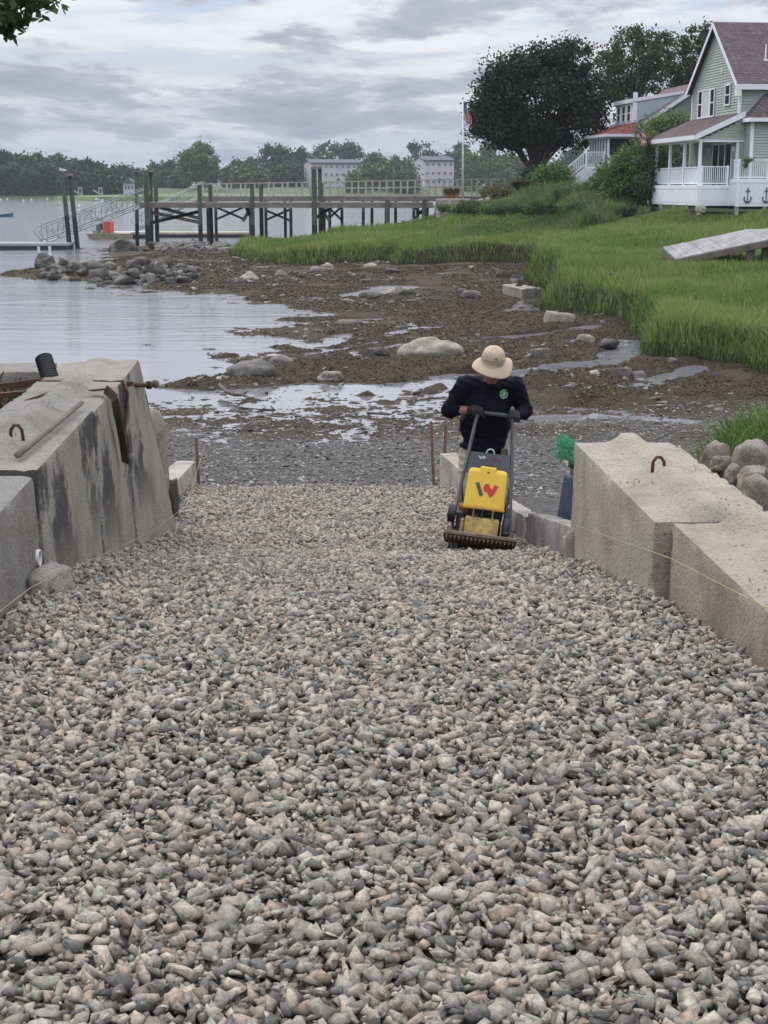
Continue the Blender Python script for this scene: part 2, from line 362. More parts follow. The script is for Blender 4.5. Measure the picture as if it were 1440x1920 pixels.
gme = np_mesh('ground', np.stack([XX, YY, ZZ], -1).reshape(-1, 3), q.ravel(), np.full(len(q), 4))
gme.polygons.foreach_set('use_smooth', np.ones(len(q), bool))
# region weights for the ground's own colours: r = gravelly beach, g = soil/turf, b = bank mud
sm_ = sd_poly(XX, YY, MARSH)
wr = smooth01((24.5 - YY + 1.2 * fbm(XX, YY, .6, 3, 4)) / 2.5)
wr = np.maximum(wr, .85 * smooth01(1 - sd_line(XX, YY, [gp(960, 790), gp(1400, 800)]) / 1.3))
wg = smooth01((-sm_ - .3) / .6); wg = np.maximum(wg, smooth01((XX - 2.2) / .5) * (YY < 16) * smooth01((YY - 10.3) / .6))
wb = smooth01(1 - np.abs(sm_ - .1) / 1.0)
ca = gme.color_attributes.new('region', 'FLOAT_COLOR', 'POINT')
ca.data.foreach_set('color', np.stack([wr, wg, wb, np.ones_like(wr)], -1).astype(np.float32).ravel())
m, t, b = principled('ground_earth'); LL = t.links.new
at = t.nodes.new('ShaderNodeVertexColor'); at.layer_name = 'region'; sp = t.nodes.new('ShaderNodeSeparateColor'); LL(at.outputs[0], sp.inputs[0])
tcn = t.nodes.new('ShaderNodeTexCoord')
n1 = N(t, 'ShaderNodeTexNoise', Scale=.9, Detail=8, Roughness=.7); LL(tcn.outputs['Object'], n1.inputs['Vector'])
n2 = N(t, 'ShaderNodeTexNoise', Scale=14, Detail=8, Roughness=.75); LL(tcn.outputs['Object'], n2.inputs['Vector'])
n3 = N(t, 'ShaderNodeTexNoise', Scale=.35, Detail=4, Roughness=.6); LL(tcn.outputs['Object'], n3.inputs['Vector'])
mud = ramp(t, [(.38, (.048, .031, .022)), (.5, (.052, .040, .022)), (.62, (.034, .022, .017))]); LL(n1.outputs['Fac'], mud.inputs[0])
md2 = ramp(t, [(.34, .45), (.52, 1), (.68, 1.5)]); LL(n2.outputs['Fac'], md2.inputs[0])
mudc = mixc(t, 1.0, mud.outputs[0], md2.outputs[0], 'MULTIPLY')
gr = ramp(t, [(.36, (.038, .036, .037)), (.5, (.085, .078, .074)), (.6, (.14, .13, .122)), (.7, (.07, .062, .058))]); LL(n2.outputs['Fac'], gr.inputs[0])
so = ramp(t, [(.4, (.030, .040, .012)), (.6, (.05, .055, .022))]); LL(n2.outputs['Fac'], so.inputs[0])
c = mixc(t, sp.outputs[0], mudc, gr.outputs[0])
c = mixc(t, sp.outputs[2], c, mixc(t, 1.0, (.034, .026, .019), md2.outputs[0], 'MULTIPLY'))
c = mixc(t, sp.outputs[1], c, so.outputs[0])
LL(c, b.inputs['Base Color']); b.inputs['Roughness'].default_value = .75; b.inputs['Specular IOR Level'].default_value = .12
bp = N(t, 'ShaderNodeBump', Strength=1, Distance=.05); LL(n2.outputs['Fac'], bp.inputs['Height']); LL(bp.outputs[0], b.inputs['Normal'])
ground = link('ground', gme, m); tag(ground, 'muddy tidal flat, beach and turf ground of the shore', None, kind='structure')
del ground['label']; ground['label'] = 'shore ground of mud, beach and turf'

# far shore land
def far_h(X, Y):
    s = 533 + 10 * vnoise(X, X * 0, .01, 2) + .0004 * X * X * .1
    k = (Y - s)
    return np.where(k < 0, -.8, np.minimum(.3 + k * .10, 3.9 + k * .002)) + .3 * vnoise(X, Y, .05, 1)
fx, fy = np.meshgrid(np.linspace(-700, 900, 260), np.linspace(505, 1600, 60)); fz = far_h(fx, fy)
q = grid_faces(*fx.shape); fme = np_mesh('far_shore', np.stack([fx, fy, fz], -1).reshape(-1, 3), q.ravel(), np.full(len(q), 4))
fo = link('far_shore', fme, mat('far_turf', (.055, .085, .025), (.07, .075, .035), .05, .9), smooth=True); fo['kind'] = 'structure'; fo['label'] = 'low grassy land along the far shore'
# low marsh point reaching out from the left of the far shore
mb = MB(); pts = []
pl = [(-104, 470), (-85, 440), (-70, 452), (-45, 462), (-20, 500), (-10, 560), (-110, 560)]
o0 = [Vector((x, y, -.3)) for x, y in pl]; o1 = [Vector((x * .995, y + 1.5, 1.2)) for x, y in pl]
mb.add(o0 + o1 + [Vector((-60, 510, 2.2))], [(i, (i + 1) % 7, (i + 1) % 7 + 7, i + 7) for i in range(7)] + [(i + 7, (i + 1) % 7 + 7, 14) for i in range(7)])
o = mb.build('marsh_point', mat('far_marsh', (.085, .13, .035), (.06, .09, .03), .2, .9)); o['kind'] = 'structure'; o['label'] = 'grassy marsh point on the far shore'

# water sheet
m, t, b = principled('water'); LL = t.links.new
b.inputs['Base Color'].default_value = (.16, .16, .18, 1); b.inputs['Roughness'].default_value = .06; b.inputs['IOR'].default_value = 1.33; b.inputs['Specular IOR Level'].default_value = .85
tcn = t.nodes.new('ShaderNodeTexCoord')
mp = t.nodes.new('ShaderNodeMapping'); mp.inputs['Scale'].default_value = (.35, 1.0, 1); mp.inputs['Rotation'].default_value = (0, 0, .15); LL(tcn.outputs['Object'], mp.inputs[0])
wn = N(t, 'ShaderNodeTexNoise', Scale=1.6, Detail=6, Roughness=.6, Distortion=.5); LL(mp.outputs[0], wn.inputs['Vector'])
wn2 = N(t, 'ShaderNodeTexNoise', Scale=.22, Detail=4, Roughness=.5); LL(mp.outputs[0], wn2.inputs['Vector'])
spz = t.nodes.new('ShaderNodeSeparateXYZ'); LL(tcn.outputs['Object'], spz.inputs[0])
yr = N(t, 'ShaderNodeMapRange'); yr.inputs[1].default_value = 30; yr.inputs[2].default_value = 110; yr.inputs[3].default_value = .006; yr.inputs[4].default_value = .13; LL(spz.outputs[1], yr.inputs[0])
am = t.nodes.new('ShaderNodeMath'); am.operation = 'MULTIPLY_ADD'; LL(wn2.outputs['Fac'], am.inputs[0]); am.inputs[1].default_value = 2.0; LL(wn.outputs['Fac'], am.inputs[2])
bp = N(t, 'ShaderNodeBump', Strength=1); LL(am.outputs[0], bp.inputs['Height']); LL(yr.outputs[0], bp.inputs['Distance']); LL(bp.outputs[0], b.inputs['Normal'])
me = bpy.data.meshes.new('water'); me.from_pydata([(-2500, 16, 0), (2500, 16, 0), (2500, 3500, 0), (-2500, 3500, 0)], [], [(0, 1, 2, 3)])
wo_ = link('water', me, m); wo_['kind'] = 'structure'; wo_['label'] = 'calm grey tidal water'

# ============================================================ scatter helpers
def hull_rock(rs, n=12, flat=.7):
    cb = np.array([[x, y, z] for x in (-1, 1) for y in (-1, 1) for z in (-1, 1)], float)
    p = cb * .62 + rs.normal(size=(8, 3)) * .26; k = rs.random(8) > .12; p = p[k] if k.sum() > 5 else p
    e = rs.normal(size=(max(1, n - 8), 3)); e /= np.linalg.norm(e, axis=1)[:, None]; p = np.concatenate([p, e * .98])
    p *= np.array([1.08, .45 + .42 * rs.random(), flat * (.55 + .5 * rs.random())])
    bm = bmesh.new()
    for c in p: bm.verts.new(c)
    r = bmesh.ops.convex_hull(bm, input=bm.verts)
    bmesh.ops.delete(bm, geom=[e for e in r['geom_interior'] if isinstance(e, bmesh.types.BMVert)], context='VERTS')
    bm.verts.ensure_lookup_table(); bm.verts.index_update()
    v = np.array([x.co[:] for x in bm.verts]); f = np.array([[x.index for x in fc.verts] for fc in bm.faces]); bm.free(); return v * .5, f
def rand_rot(n, rs, tilt=None):
    q = rs.normal(size=(n, 4))
    if tilt is not None:
        a = rs.random(n) * 2 * np.pi; tx = rs.normal(size=n) * tilt; ty = rs.normal(size=n) * tilt
        q = np.stack([np.cos(a / 2), tx * .5, ty * .5, np.sin(a / 2)], 1)
    q /= np.linalg.norm(q, axis=1)[:, None]; w, x, y, z = q.T
    return np.stack([1 - 2 * (y * y + z * z), 2 * (x * y - z * w), 2 * (x * z + y * w), 2 * (x * y + z * w), 1 - 2 * (x * x + z * z), 2 * (y * z - x * w), 2 * (x * z - y * w), 2 * (y * z + x * w), 1 - 2 * (x * x + y * y)], 1).reshape(-1, 3, 3)
def scatter_rocks(name, pos, size, m, rs, kinds=24, tilt=.6, n=12, flat=.7):
    V = []; Fc = []; off = 0; kid = rs.integers(0, kinds, len(pos)); R = rand_rot(len(pos), rs, tilt)
    for k in range(kinds):
        v, f = hull_rock(rs, int(rs.integers(n - 2, n + 1)), flat); idx = np.where(kid == k)[0]
        if not len(idx): continue
        vv = np.einsum('nij,vj->nvi', R[idx], v) * size[idx][:, None, None] + pos[idx][:, None, :]
        ff = f[None] + (off + np.arange(len(idx)) * len(v))[:, None, None]
        V.append(vv.reshape(-1, 3)); Fc.append(ff.reshape(-1, 3)); off += len(idx) * len(v)
    V = np.concatenate(V); Fc = np.concatenate(Fc)
    return link(name, np_mesh(name, V, Fc.ravel(), np.full(len(Fc), 3)), m)
# ---- crushed stone on the ramp
STONE = island_mat('crushed_stone', [(0.300, 0.258, 0.211), (0.255, 0.230, 0.197), (0.371, 0.328, 0.268), (0.174, 0.160, 0.144), (0.280, 0.237, 0.196), (0.249, 0.230, 0.196), (0.131, 0.123, 0.116), (0.351, 0.324, 0.279), (0.214, 0.191, 0.161), (0.298, 0.233, 0.180), (0.262, 0.243, 0.216), (0.197, 0.165, 0.133), (0.290, 0.259, 0.216), (0.245, 0.228, 0.198), (0.106, 0.098, 0.089), (0.349, 0.295, 0.238)], .9, noise_amt=.45, nscale=90, bump=.003, spec=.25)
rs = np.random.default_rng(3)
def ramp_points(sp, zoff, jz, y0, y1, smin, smax, seed):
    rs = np.random.default_rng(seed)
    nx = int(3.4 / sp); ny = int((y1 - y0) / sp); gx, gy = np.meshgrid(np.arange(nx), np.arange(ny))
    y = y0 + (gy.ravel() + rs.random(gx.size) * 1.3) * sp; x = XL(y) + .02 + (gx.ravel() + rs.random(gx.size) * 1.3) / nx * (XR(y) - XL(y) - .04)
    edge = 16.15 + .25 * vnoise(x, y, 2, 1) + .1 * vnoise(x, y, 7, 1)
    k = (y < edge); x, y = x[k], y[k]
    sz = smin + (smax - smin) * rs.random(len(x)) ** 1.6
    bumpy = .012 * vnoise(x, y, 1.3, 2) + .018 * smooth01(1 - np.minimum(x - XL(y), XR(y) - x) / .25)
    z = zramp(y) + zoff + rs.random(len(x)) * jz + bumpy
    return np.stack([x, y, z], 1), sz
parts = [ramp_points(.0265, -.030, .016, 1.6, 7, .026, .052, 1), ramp_points(.0285, -.016, .024, 1.6, 7, .024, .068, 2), ramp_points(.060, .002, .012, 1.6, 7, .010, .022, 12),
         ramp_points(.029, -.028, .018, 7, 11, .030, .054, 3), ramp_points(.032, -.014, .024, 7, 11, .028, .068, 4),
         ramp_points(.038, -.026, .02, 11, 16.5, .04, .065, 5), ramp_points(.046, -.012, .02, 11, 16.5, .04, .075, 6)]
pos = np.concatenate([p[0] for p in parts]); siz = np.concatenate([p[1] for p in parts])
g = scatter_rocks('gravel', pos, siz, STONE, rs, 60, .5, 9, .56); g['kind'] = 'stuff'; g['label'] = 'crushed grey stone covering the ramp between the concrete walls'; 
# ---- pebbles on the beach
PEB = island_mat('beach_pebble', [(.06, .058, .06), (.11, .105, .10), (.04, .038, .04), (.16, .15, .14), (.08, .07, .06), (.13, .125, .125), (.05, .045, .04), (.22, .21, .20)], .45, noise_amt=.3, nscale=40, spec=.5)
n = 26000; y = 15.8 + 10.5 * rs.random(n) ** 1.1; x = (rs.random(n) - .5) * .62 * y + .5
k = ~((x < XR(y) + .05) & (y < 16.1)) | (x < XL(y) - .1); k &= ~((x < -1.9) & (y < 16)); x, y = x[k], y[k]; z = height(x, y); k = (z > -.03); x, y, z = x[k], y[k], z[k]
g = scatter_rocks('beach_pebbles', np.stack([x, y, z], 1), .025 + .07 * rs.random(len(x)) ** 3.0, PEB, rs, 20, .3, 12, .5); g['kind'] = 'stuff'; g['label'] = 'dark wet pebbles strewn over the beach below the ramp'
n = 16000; y = 24 + 58 * rs.random(n) ** 1.3; x = (rs.random(n) - .5) * .56 * y
z = height(x, y); k = (z > -.02) & (sd_poly(x, y, MARSH) > .1) & (sd_poly(x, y, WATER) > -1); k &= (vnoise(x, y, .25, 4) + .6 * rs.normal(size=n) * .6 > .45); x, y, z = x[k], y[k], z[k]
g = scatter_rocks('flat_stones', np.stack([x, y, z], 1), (.05 + .2 * rs.random(len(x)) ** 4) * (1 + (y - 24) / 60), island_mat('flat_stone', [(.10, .09, .08), (.16, .15, .14), (.07, .06, .05), (.22, .21, .2), (.12, .115, .11), (.09, .075, .06)], .6, noise_amt=.3, nscale=20), rs, 20, .2, 12, .5); g['kind'] = 'stuff'; g['label'] = 'small stones scattered over the mud flat'
# ---- blades / strips scatter
def blades(name, x, y, z, h, w, m, rs, lean=.35, seg=2, curl=.5):
    n = len(x); a = rs.random(n) * 2 * np.pi; la = rs.random(n) * 2 * np.pi; le = lean * (rs.random(n) + .15) * h
    wx, wy = np.cos(a) * w / 2, np.sin(a) * w / 2; lx, ly = np.cos(la) * le, np.sin(la) * le
    V = np.empty((n, seg * 2 + 1, 3))
    for k in range(seg):
        t = k / seg; f = t ** (1 + curl * 2); ww = 1 - .35 * t
        cx, cy, cz = x + lx * f, y + ly * f, z + h * t * (1 - .15 * f)
        V[:, 2 * k] = np.stack([cx - wx * ww, cy - wy * ww, cz], 1); V[:, 2 * k + 1] = np.stack([cx + wx * ww, cy + wy * ww, cz], 1)
    V[:, -1] = np.stack([x + lx, y + ly, z + h * (1 - .3 * lean)], 1)
    o = (np.arange(n) * (seg * 2 + 1))[:, None]; loops = []; sizes = []
    fl = []
    for k in range(seg - 1): fl.append(np.array([2 * k, 2 * k + 1, 2 * k + 3, 2 * k + 2]))
    fl.append(np.array([2 * seg - 2, 2 * seg - 1, 2 * seg]))
    al = np.concatenate(fl); loops = (o + al[None]).ravel(); sizes = np.tile([len(f) for f in fl], n)
    return link(name, np_mesh(name, V.reshape(-1, 3), loops, sizes), m)
WEED = island_mat('seaweed', [(.056, .042, .018), (.038, .027, .015), (.070, .056, .022), (.030, .021, .015), (.054, .048, .018), (.043, .029, .019)], .8, noise_amt=.3, nscale=3, spec=.1, big=(.35, (.8, .72, .78)))
n = 260000; y = 23 + 62 * rs.random(n) ** 1.5; x = (rs.random(n) - .5) * .58 * y; z = height(x, y)
k = (z > .012) & (sd_poly(x, y, MARSH) > .05) & (fbm(x, y, .5, 3, 14) > -.5) & (sd_poly(x, y, WET) > -.3) & ((y > 27.5 + 1.5 * vnoise(x, y, .8, 3)) | (rs.random(n) < .04)) & (sd_line(x, y, [gp(960, 785), gp(1440, 795)]) > 1.0)
x, y, z = x[k], y[k], z[k]
g = blades('seaweed', x, y, z - .01, (.022 + .035 * rs.random(len(x))) * (1 + (y - 23) / 50), .022 * (1 + (y - 23) / 35), WEED, rs, 2.6, 2, .2); g['kind'] = 'stuff'; g['label'] = 'olive brown seaweed strewn over the mud flat'
# ---- marsh grass
GRASS = island_mat('marsh_grass', [(.20, .25, .068), (.16, .22, .055), (.235, .28, .08), (.21, .245, .08), (.175, .235, .065), (.28, .27, .13), (.19, .24, .06), (.15, .20, .06)], .6, trans=.25, noise_amt=.15, nscale=2, spec=.2, big=(.22, (.62, .80, .68)))
def grass_pts(n, y0, y1, xr0, xr1, pw, rs):
    y = y0 + (y1 - y0) * rs.random(n) ** pw; x = (xr0 + (xr1 - xr0) * rs.random(n)) * y
    s = sd_poly(x, y, MARSH) + .25 * fbm(x, y, .7, 3, 6); return x, y, s
n = 330000; x, y, s = grass_pts(n, 28, 101, -.125, .33, 1.2, rs)
k = s < -.02; k &= ~((y > 70) & (x > 14.6)) | (y < 75)
x, y, s = x[k], y[k], s[k]; z = height(x, y, False)
h = (.30 + .22 * rs.random(len(x))) * (1 + .45 * fbm(x, y, .45, 4, 3)) * np.where(rs.random(len(x)) < .04, 1.5, 1); h = h * np.where(s > -1.5, 1.2, 1); h = np.clip(h, .15, .9) * np.where(y > 60, .8, .88)
h = np.where((y > 70) & (z > 2.2), h * .55, h)
g = blades('marsh_grass', x, y, z - .03, h, .018 + .0005 * (y - 28) + .008 * rs.random(len(x)), GRASS, rs, .45, 2); g['kind'] = 'stuff'; g['label'] = 'bright green marsh grass behind the mud flat'
# grass hanging down the bank face
x, y, s = grass_pts(160000, 28, 88, -.12, .30, 1.0, rs); k = (s > -.45) & (s < .12); x, y = x[k], y[k]; z = height(x, y, False)
g = blades('bank_grass', x, y, z - .02, .35 + .3 * rs.random(len(x)), .028 * np.ones(len(x)), island_mat('bank_grass', [(.06, .09, .024), (.08, .115, .03), (.065, .062, .03), (.10, .145, .036)], .7, trans=.15, noise_amt=.2, nscale=2), rs, .8, 2); g['kind'] = 'stuff'; g['label'] = 'darker grass drooping over the edge of the marsh bank'
# wild tall growth below the houses
n = 90000; x = -2 + 20 * rs.random(n); y = 82 + 15 * rs.random(n); cl_ = fbm(x, y, .5, 3, 21)
k = (x > 3.2 + .12 * (y - 82)) & (x < 14.5) & (cl_ > -.6) & (y > 84 - .2 * x + .8 * cl_); x, y, cl_ = x[k], y[k], cl_[k]; z = height(x, y, False)
hh = (.35 + .85 * rs.random(len(x)) ** 1.5) * np.clip(.6 + .55 * (cl_ + .6), .3, 1.6) * (.22 + .80 * smooth01((x - 7.0) / 4))
g = blades('wild_growth', x, y, z, hh, .05 * np.ones(len(x)), island_mat('wild_growth', [(.15, .20, .065), (.18, .22, .085), (.12, .17, .05), (.25, .26, .14), (.16, .20, .07)], .7, trans=.2, noise_amt=.2, nscale=1, big=(.5, (.62, .75, .6))), rs, .5, 2); g['kind'] = 'stuff'; g['label'] = 'tall weeds and wild grass on the bank below the houses'
# near grass behind the right wall
n = 20000; x = 1.9 + 3.2 * rs.random(n); y = 10.0 + 3.6 * rs.random(n)
k = (x - (1.78 + (y - 9) * .17) > -.05 + .25 * rs.random(n)) & (y > 10.15 + .25 * rs.random(n)) ; x, y = x[k], y[k]; z = height(x, y, False); 
hh = (.24 + .30 * rs.random(len(x)) ** 1.3) * np.clip(.75 + .3 * (x - 2.4), .4, 1.35)
NG = island_mat('near_grass', [(.075, .155, .02), (.055, .12, .02), (.11, .19, .03), (.13, .15, .05), (.08, .15, .025)], .55, trans=.25, noise_amt=.15, nscale=6, spec=.25)
g = blades('near_grass', x, y, z - .02, hh, .0045 + .004 * rs.random(len(x)), NG, rs, .75, 4); g['kind'] = 'stuff'; g['label'] = 'long green grass growing behind the right concrete wall'
# ============================================================ CONCRETE WALLS
def concrete(name, c1, c2, stain=0, tint=(.045, .043, .045), seed=0, moss=False):
    m, t, b = principled(name); L = t.links.new
    tc = t.nodes.new('ShaderNodeTexCoord')
    n = N(t, 'ShaderNodeTexNoise', Scale=2.2, Detail=8, Roughness=.65); L(tc.outputs['Object'], n.inputs['Vector'])
    n.noise_dimensions = '4D'; n.inputs['W'].default_value = seed
    r = ramp(t, [(.32, c2), (.52, c1), (.7, tuple(x * 1.14 for x in c1))]); L(n.outputs['Fac'], r.inputs[0])
    sp = N(t, 'ShaderNodeTexNoise', Scale=60, Detail=5, Roughness=.7); L(tc.outputs['Object'], sp.inputs['Vector'])
    sr = ramp(t, [(.34, .40), (.46, 1), (.60, 1.0), (.68, 1.25)]); L(sp.outputs['Fac'], sr.inputs[0]); col = mixc(t, 1, r.outputs[0], sr.outputs[0], 'MULTIPLY')
    # rust-brown washes
    mp = t.nodes.new('ShaderNodeMapping'); mp.inputs['Scale'].default_value = (2.5, 2.5, .5); mp.inputs['Location'].default_value = (seed, 0, 0); L(tc.outputs['Object'], mp.inputs[0])
    w = N(t, 'ShaderNodeTexNoise', Scale=1.3, Detail=6, Roughness=.6); L(mp.outputs[0], w.inputs['Vector'])
    g = t.nodes.new('ShaderNodeNewGeometry'); s3 = t.nodes.new('ShaderNodeSeparateXYZ'); L(g.outputs['Normal'], s3.inputs[0])
    up = ramp(t, [(.25, 1), (.6, 0)]); L(s3.outputs[2], up.inputs[0])
    wr_ = ramp(t, [(.50, 0), (.68, .55)]); L(w.outputs['Fac'], wr_.inputs[0])
    f1 = t.nodes.new('ShaderNodeMath'); f1.operation = 'MULTIPLY'; L(wr_.outputs[0], f1.inputs[0]); L(up.outputs[0], f1.inputs[1])
    col = mixc(t, f1.outputs[0], col, (.17, .125, .085))
    if stain:
        mp2 = t.nodes.new('ShaderNodeMapping'); mp2.inputs['Scale'].default_value = (.8, .62, .62); mp2.inputs['Location'].default_value = (seed * 1.7, seed, .3); L(tc.outputs['Object'], mp2.inputs[0])
        d = N(t, 'ShaderNodeTexNoise', Scale=1.5, Detail=9, Roughness=.62); L(mp2.outputs[0], d.inputs['Vector'])
        dr = ramp(t, [(.56 - stain * .2, 0), (.60 - stain * .2, .9)]); L(d.outputs['Fac'], dr.inputs[0])
        sz_ = t.nodes.new('ShaderNodeSeparateXYZ'); L(tc.outputs['Object'], sz_.inputs[0])
        zm = N(t, 'ShaderNodeMapRange'); zm.inputs[1].default_value = .55; zm.inputs[2].default_value = .95; L(sz_.outputs[2], zm.inputs[0])
        f2 = t.nodes.new('ShaderNodeMath'); f2.operation = 'MULTIPLY'; L(dr.outputs[0], f2.inputs[0]); L(up.outputs[0], f2.inputs[1])
        f3 = t.nodes.new('ShaderNodeMath'); f3.operation = 'MULTIPLY'; L(f2.outputs[0], f3.inputs[0]); L(zm.outputs[0], f3.inputs[1])
        col = mixc(t, f3.outputs[0], col, mixc(t, 1, tint, sr.outputs[0], 'MULTIPLY'))
    # pale dust and dirt specks on top faces
    dn = N(t, 'ShaderNodeTexNoise', Scale=7, Detail=8, Roughness=.75); L(tc.outputs['Object'], dn.inputs['Vector'])
    dd = ramp(t, [(.58, 0), (.66, .7)]); L(dn.outputs['Fac'], dd.inputs[0])
    upt = ramp(t, [(.6, 0), (.85, 1)]); L(s3.outputs[2], upt.inputs[0])
    f4 = t.nodes.new('ShaderNodeMath'); f4.operation = 'MULTIPLY'; L(dd.outputs[0], f4.inputs[0]); L(upt.outputs[0], f4.inputs[1])
    col = mixc(t, f4.outputs[0], col, (.26, .19, .12))
    L(col, b.inputs['Base Color']); b.inputs['Roughness'].default_value = .92; b.inputs['Specular IOR Level'].default_value = .2
    ad = t.nodes.new('ShaderNodeMath'); ad.operation = 'ADD'; L(sp.outputs['Fac'], ad.inputs[0]); L(n.outputs['Fac'], ad.inputs[1])
    bp = N(t, 'ShaderNodeBump', Strength=1, Distance=.018); L(ad.outputs[0], bp.inputs['Height']); L(bp.outputs[0], b.inputs['Normal'])
    return m
def block_mesh(c, ridge=None, res=.038, chip=.008, seed=0, along=1, gap=None):
    """c: 8 corners (x0y0,x1y0,x1y1,x0y1 bottom then top). ridge=(height, half width) key along `along`."""
    c = np.array([tuple(p) for p in c]); ln = [np.linalg.norm(c[1] - c[0]), np.linalg.norm(c[3] - c[0]), np.linalg.norm(c[4] - c[0])]
    ns = [max(2, int(l / res)) for l in ln]
    bm = bmesh.new()
    def pt(a, b, h):
        bo = (c[0] * (1 - a) + c[1] * a) * (1 - b) + (c[3] * (1 - a) + c[2] * a) * b
        to = (c[4] * (1 - a) + c[5] * a) * (1 - b) + (c[7] * (1 - a) + c[6] * a) * b
        p = bo * (1 - h) + to * h
        if ridge and h > .999:
            u = (a if along == 1 else b) - .5; w = ln[0 if along == 1 else 1]; v = b if along == 1 else a
            r = 1 - np.clip((abs(u) * w - ridge[1] * .35) / (ridge[1] * .65), 0, 1)
            l_ = ln[1 if along == 1 else 0]; e = np.clip(min(v, 1 - v) * l_ / .10, 0, 1) 
            if gap is not None: e *= np.clip((abs(v - gap) * l_ - .09) / .12, 0, 1)
            p = p + np.array([0, 0, ridge[0] * r * e])
        return p
    def face(fn, n1, n2):
        g = [[bm.verts.new(fn(i / n1, j / n2)) for j in range(n2 + 1)] for i in range(n1 + 1)]
        for i in range(n1):
            for j in range(n2): bm.faces.new((g[i][j], g[i + 1][j], g[i + 1][j + 1], g[i][j + 1]))
    face(lambda a, b: pt(a, b, 1), ns[0], ns[1]); face(lambda a, b: pt(b, a, 0), ns[1], ns[0])
    face(lambda a, h: pt(a, 0, h), ns[0], ns[2]); face(lambda h, a: pt(a, 1, h), ns[2], ns[0])
    face(lambda h, b: pt(0, b, h), ns[2], ns[1]); face(lambda b, h: pt(1, b, h), ns[1], ns[2])
    bmesh.ops.remove_doubles(bm, verts=bm.verts, dist=.002); bm.normal_update()
    for e in bm.edges: e.smooth = e.calc_face_angle(0) < .75
    for v in bm.verts:
        q = v.co * 6 + Vector((seed * 3.1, 0, 0)); q2 = v.co * 22 + Vector((0, seed, 0))
        sharp = max((e.calc_face_angle(0) for e in v.link_edges), default=0) > .9
        d = mnoise.noise(q) * chip * .6 + mnoise.noise(q2) * chip * .35
        if sharp: d -= .006 + max(0, mnoise.noise(v.co * 11 + Vector((seed, 5, 1)))) * .045
        v.co += v.normal * d
    me = bpy.data.meshes.new('b'); bm.to_mesh(me); bm.free(); me.polygons.foreach_set('use_smooth', np.ones(len(me.polygons), bool)); return me
CON_L = concrete('concrete_grey', (.235, .222, .205), (.15, .142, .135), 0, seed=1)
CON_S = concrete('concrete_stained', (.28, .258, .225), (.185, .165, .145), .40, (.052, .050, .052), seed=2.3)
CON_R = concrete('concrete_tan', (.345, .315, .262), (.235, .21, .172), 0, seed=4)
CON_R2 = concrete('concrete_buff', (.335, .295, .235), (.225, .20, .160), 0, seed=6)
RUST = mat('rust', (.085, .035, .018), (.035, .018, .012), 25, .85, .003, 60)
def wall_block(label, side, y0, y1, zt, zb, w, m, batter=.04, cat='concrete block', shift=0, seed=0, gap=.5, loop=False, group=None):
    X = XL if side < 0 else XR
    def line(y, off): return X(y) + off * side + shift
    zs = zb
    a0, a1 = (line(y0, 0), line(y0, w)); b0, b1 = (line(y1, 0), line(y1, w))
    if side < 0:
        c = [(a1, y0, zs), (a0 + batter, y0, zs), (b0 + batter, y1, zs), (b1, y1, zs), (a1, y0, zt), (a0, y0, zt), (b0, y1, zt), (b1, y1, zt)]
    else:
        c = [(a0 - batter, y0, zs), (a1, y0, zs), (b1, y1, zs), (b0 - batter, y1, zs), (a0, y0, zt), (a1, y0, zt), (b1, y1, zt), (b0, y1, zt)]
    me = block_mesh(c, (.075, .13), seed=seed, gap=gap)
    t = Vector(((a0 + b1) / 2, (y0 + y1) / 2, zs))
    root = thing('concrete_block', label, cat, t, group=group)
    link('block_body', me, m, root, world=True)
    if loop:
        cx, cy = (line((y0 + y1) / 2, w * (.40 if side < 0 else .47)), y0 + (y1 - y0) * gap); MB().tube([(cx - .035, cy, zt - .03), (cx - .03, cy, zt + .06), (cx - .012, cy, zt + .085), (cx + .012, cy, zt + .085), (cx + .03, cy, zt + .06), (cx + .038, cy, zt - .03)], .0095, 8).build('lifting_loop', RUST, root, world=True, smooth=True)
    return root
GB = 'blocks of the two ramp walls'
ZL = 2.545
wall_block('nearest speckled grey concrete block of the left wall', -1, 3.6, 7.03, ZL - .015, 1.4, .62, CON_L, seed=1, gap=.93, shift=-.012, group=GB)
wall_block('dark stained left wall block with a rusty loop and a wooden pole on top', -1, 7.05, 9.02, ZL + .01, 1.2, .62, CON_S, seed=2, gap=.42, loop=True, group=GB)
wall_block('short stained left wall block beneath the hanging strap', -1, 9.04, 10.55, ZL - .01, 1.0, .62, CON_S, seed=3, gap=.1, batter=.07, group=GB)
# end block, battered, with the transverse row
def quad_block(name, label, c, m, seed, ridge=None, along=1, gap=None, cat='concrete block', group=None, res=.05):
    me = block_mesh(c, ridge, seed=seed, along=along, gap=gap, res=res); ctr = sum((Vector(p) for p in c[:4]), Vector()) / 4
    o = link(name, me, m, loc=ctr); return tag(o, label, cat, group)
e0, e1 = XL(10.57), XL(11.68)
quad_block('concrete_block', 'pale end block of the left wall facing the water', [(e0 - .6, 10.57, .9), (e0 + .10, 10.57, .9), (e1 + .22, 12.2, .9), (e1 - .6, 12.1, .9), (e0 - .6, 10.57, ZL), (e0 + .01, 10.57, ZL), (e1, 11.68, ZL + .02), (e1 - .6, 11.66, ZL)], CON_S, 4, (.035, .15), group=GB)
quad_block('concrete_block', 'long grey concrete block behind the corrugated pipe, nearest the water', [(-4.7, 11.05, 1), (-2.6, 11.05, 1), (-2.6, 11.66, 1), (-4.7, 11.66, 1), (-4.7, 11.05, ZL - .02), (-2.6, 11.05, ZL), (-2.6, 11.66, ZL), (-4.7, 11.66, ZL - .03)], CON_L, 5, None, group=GB)
zr_ = 2.36
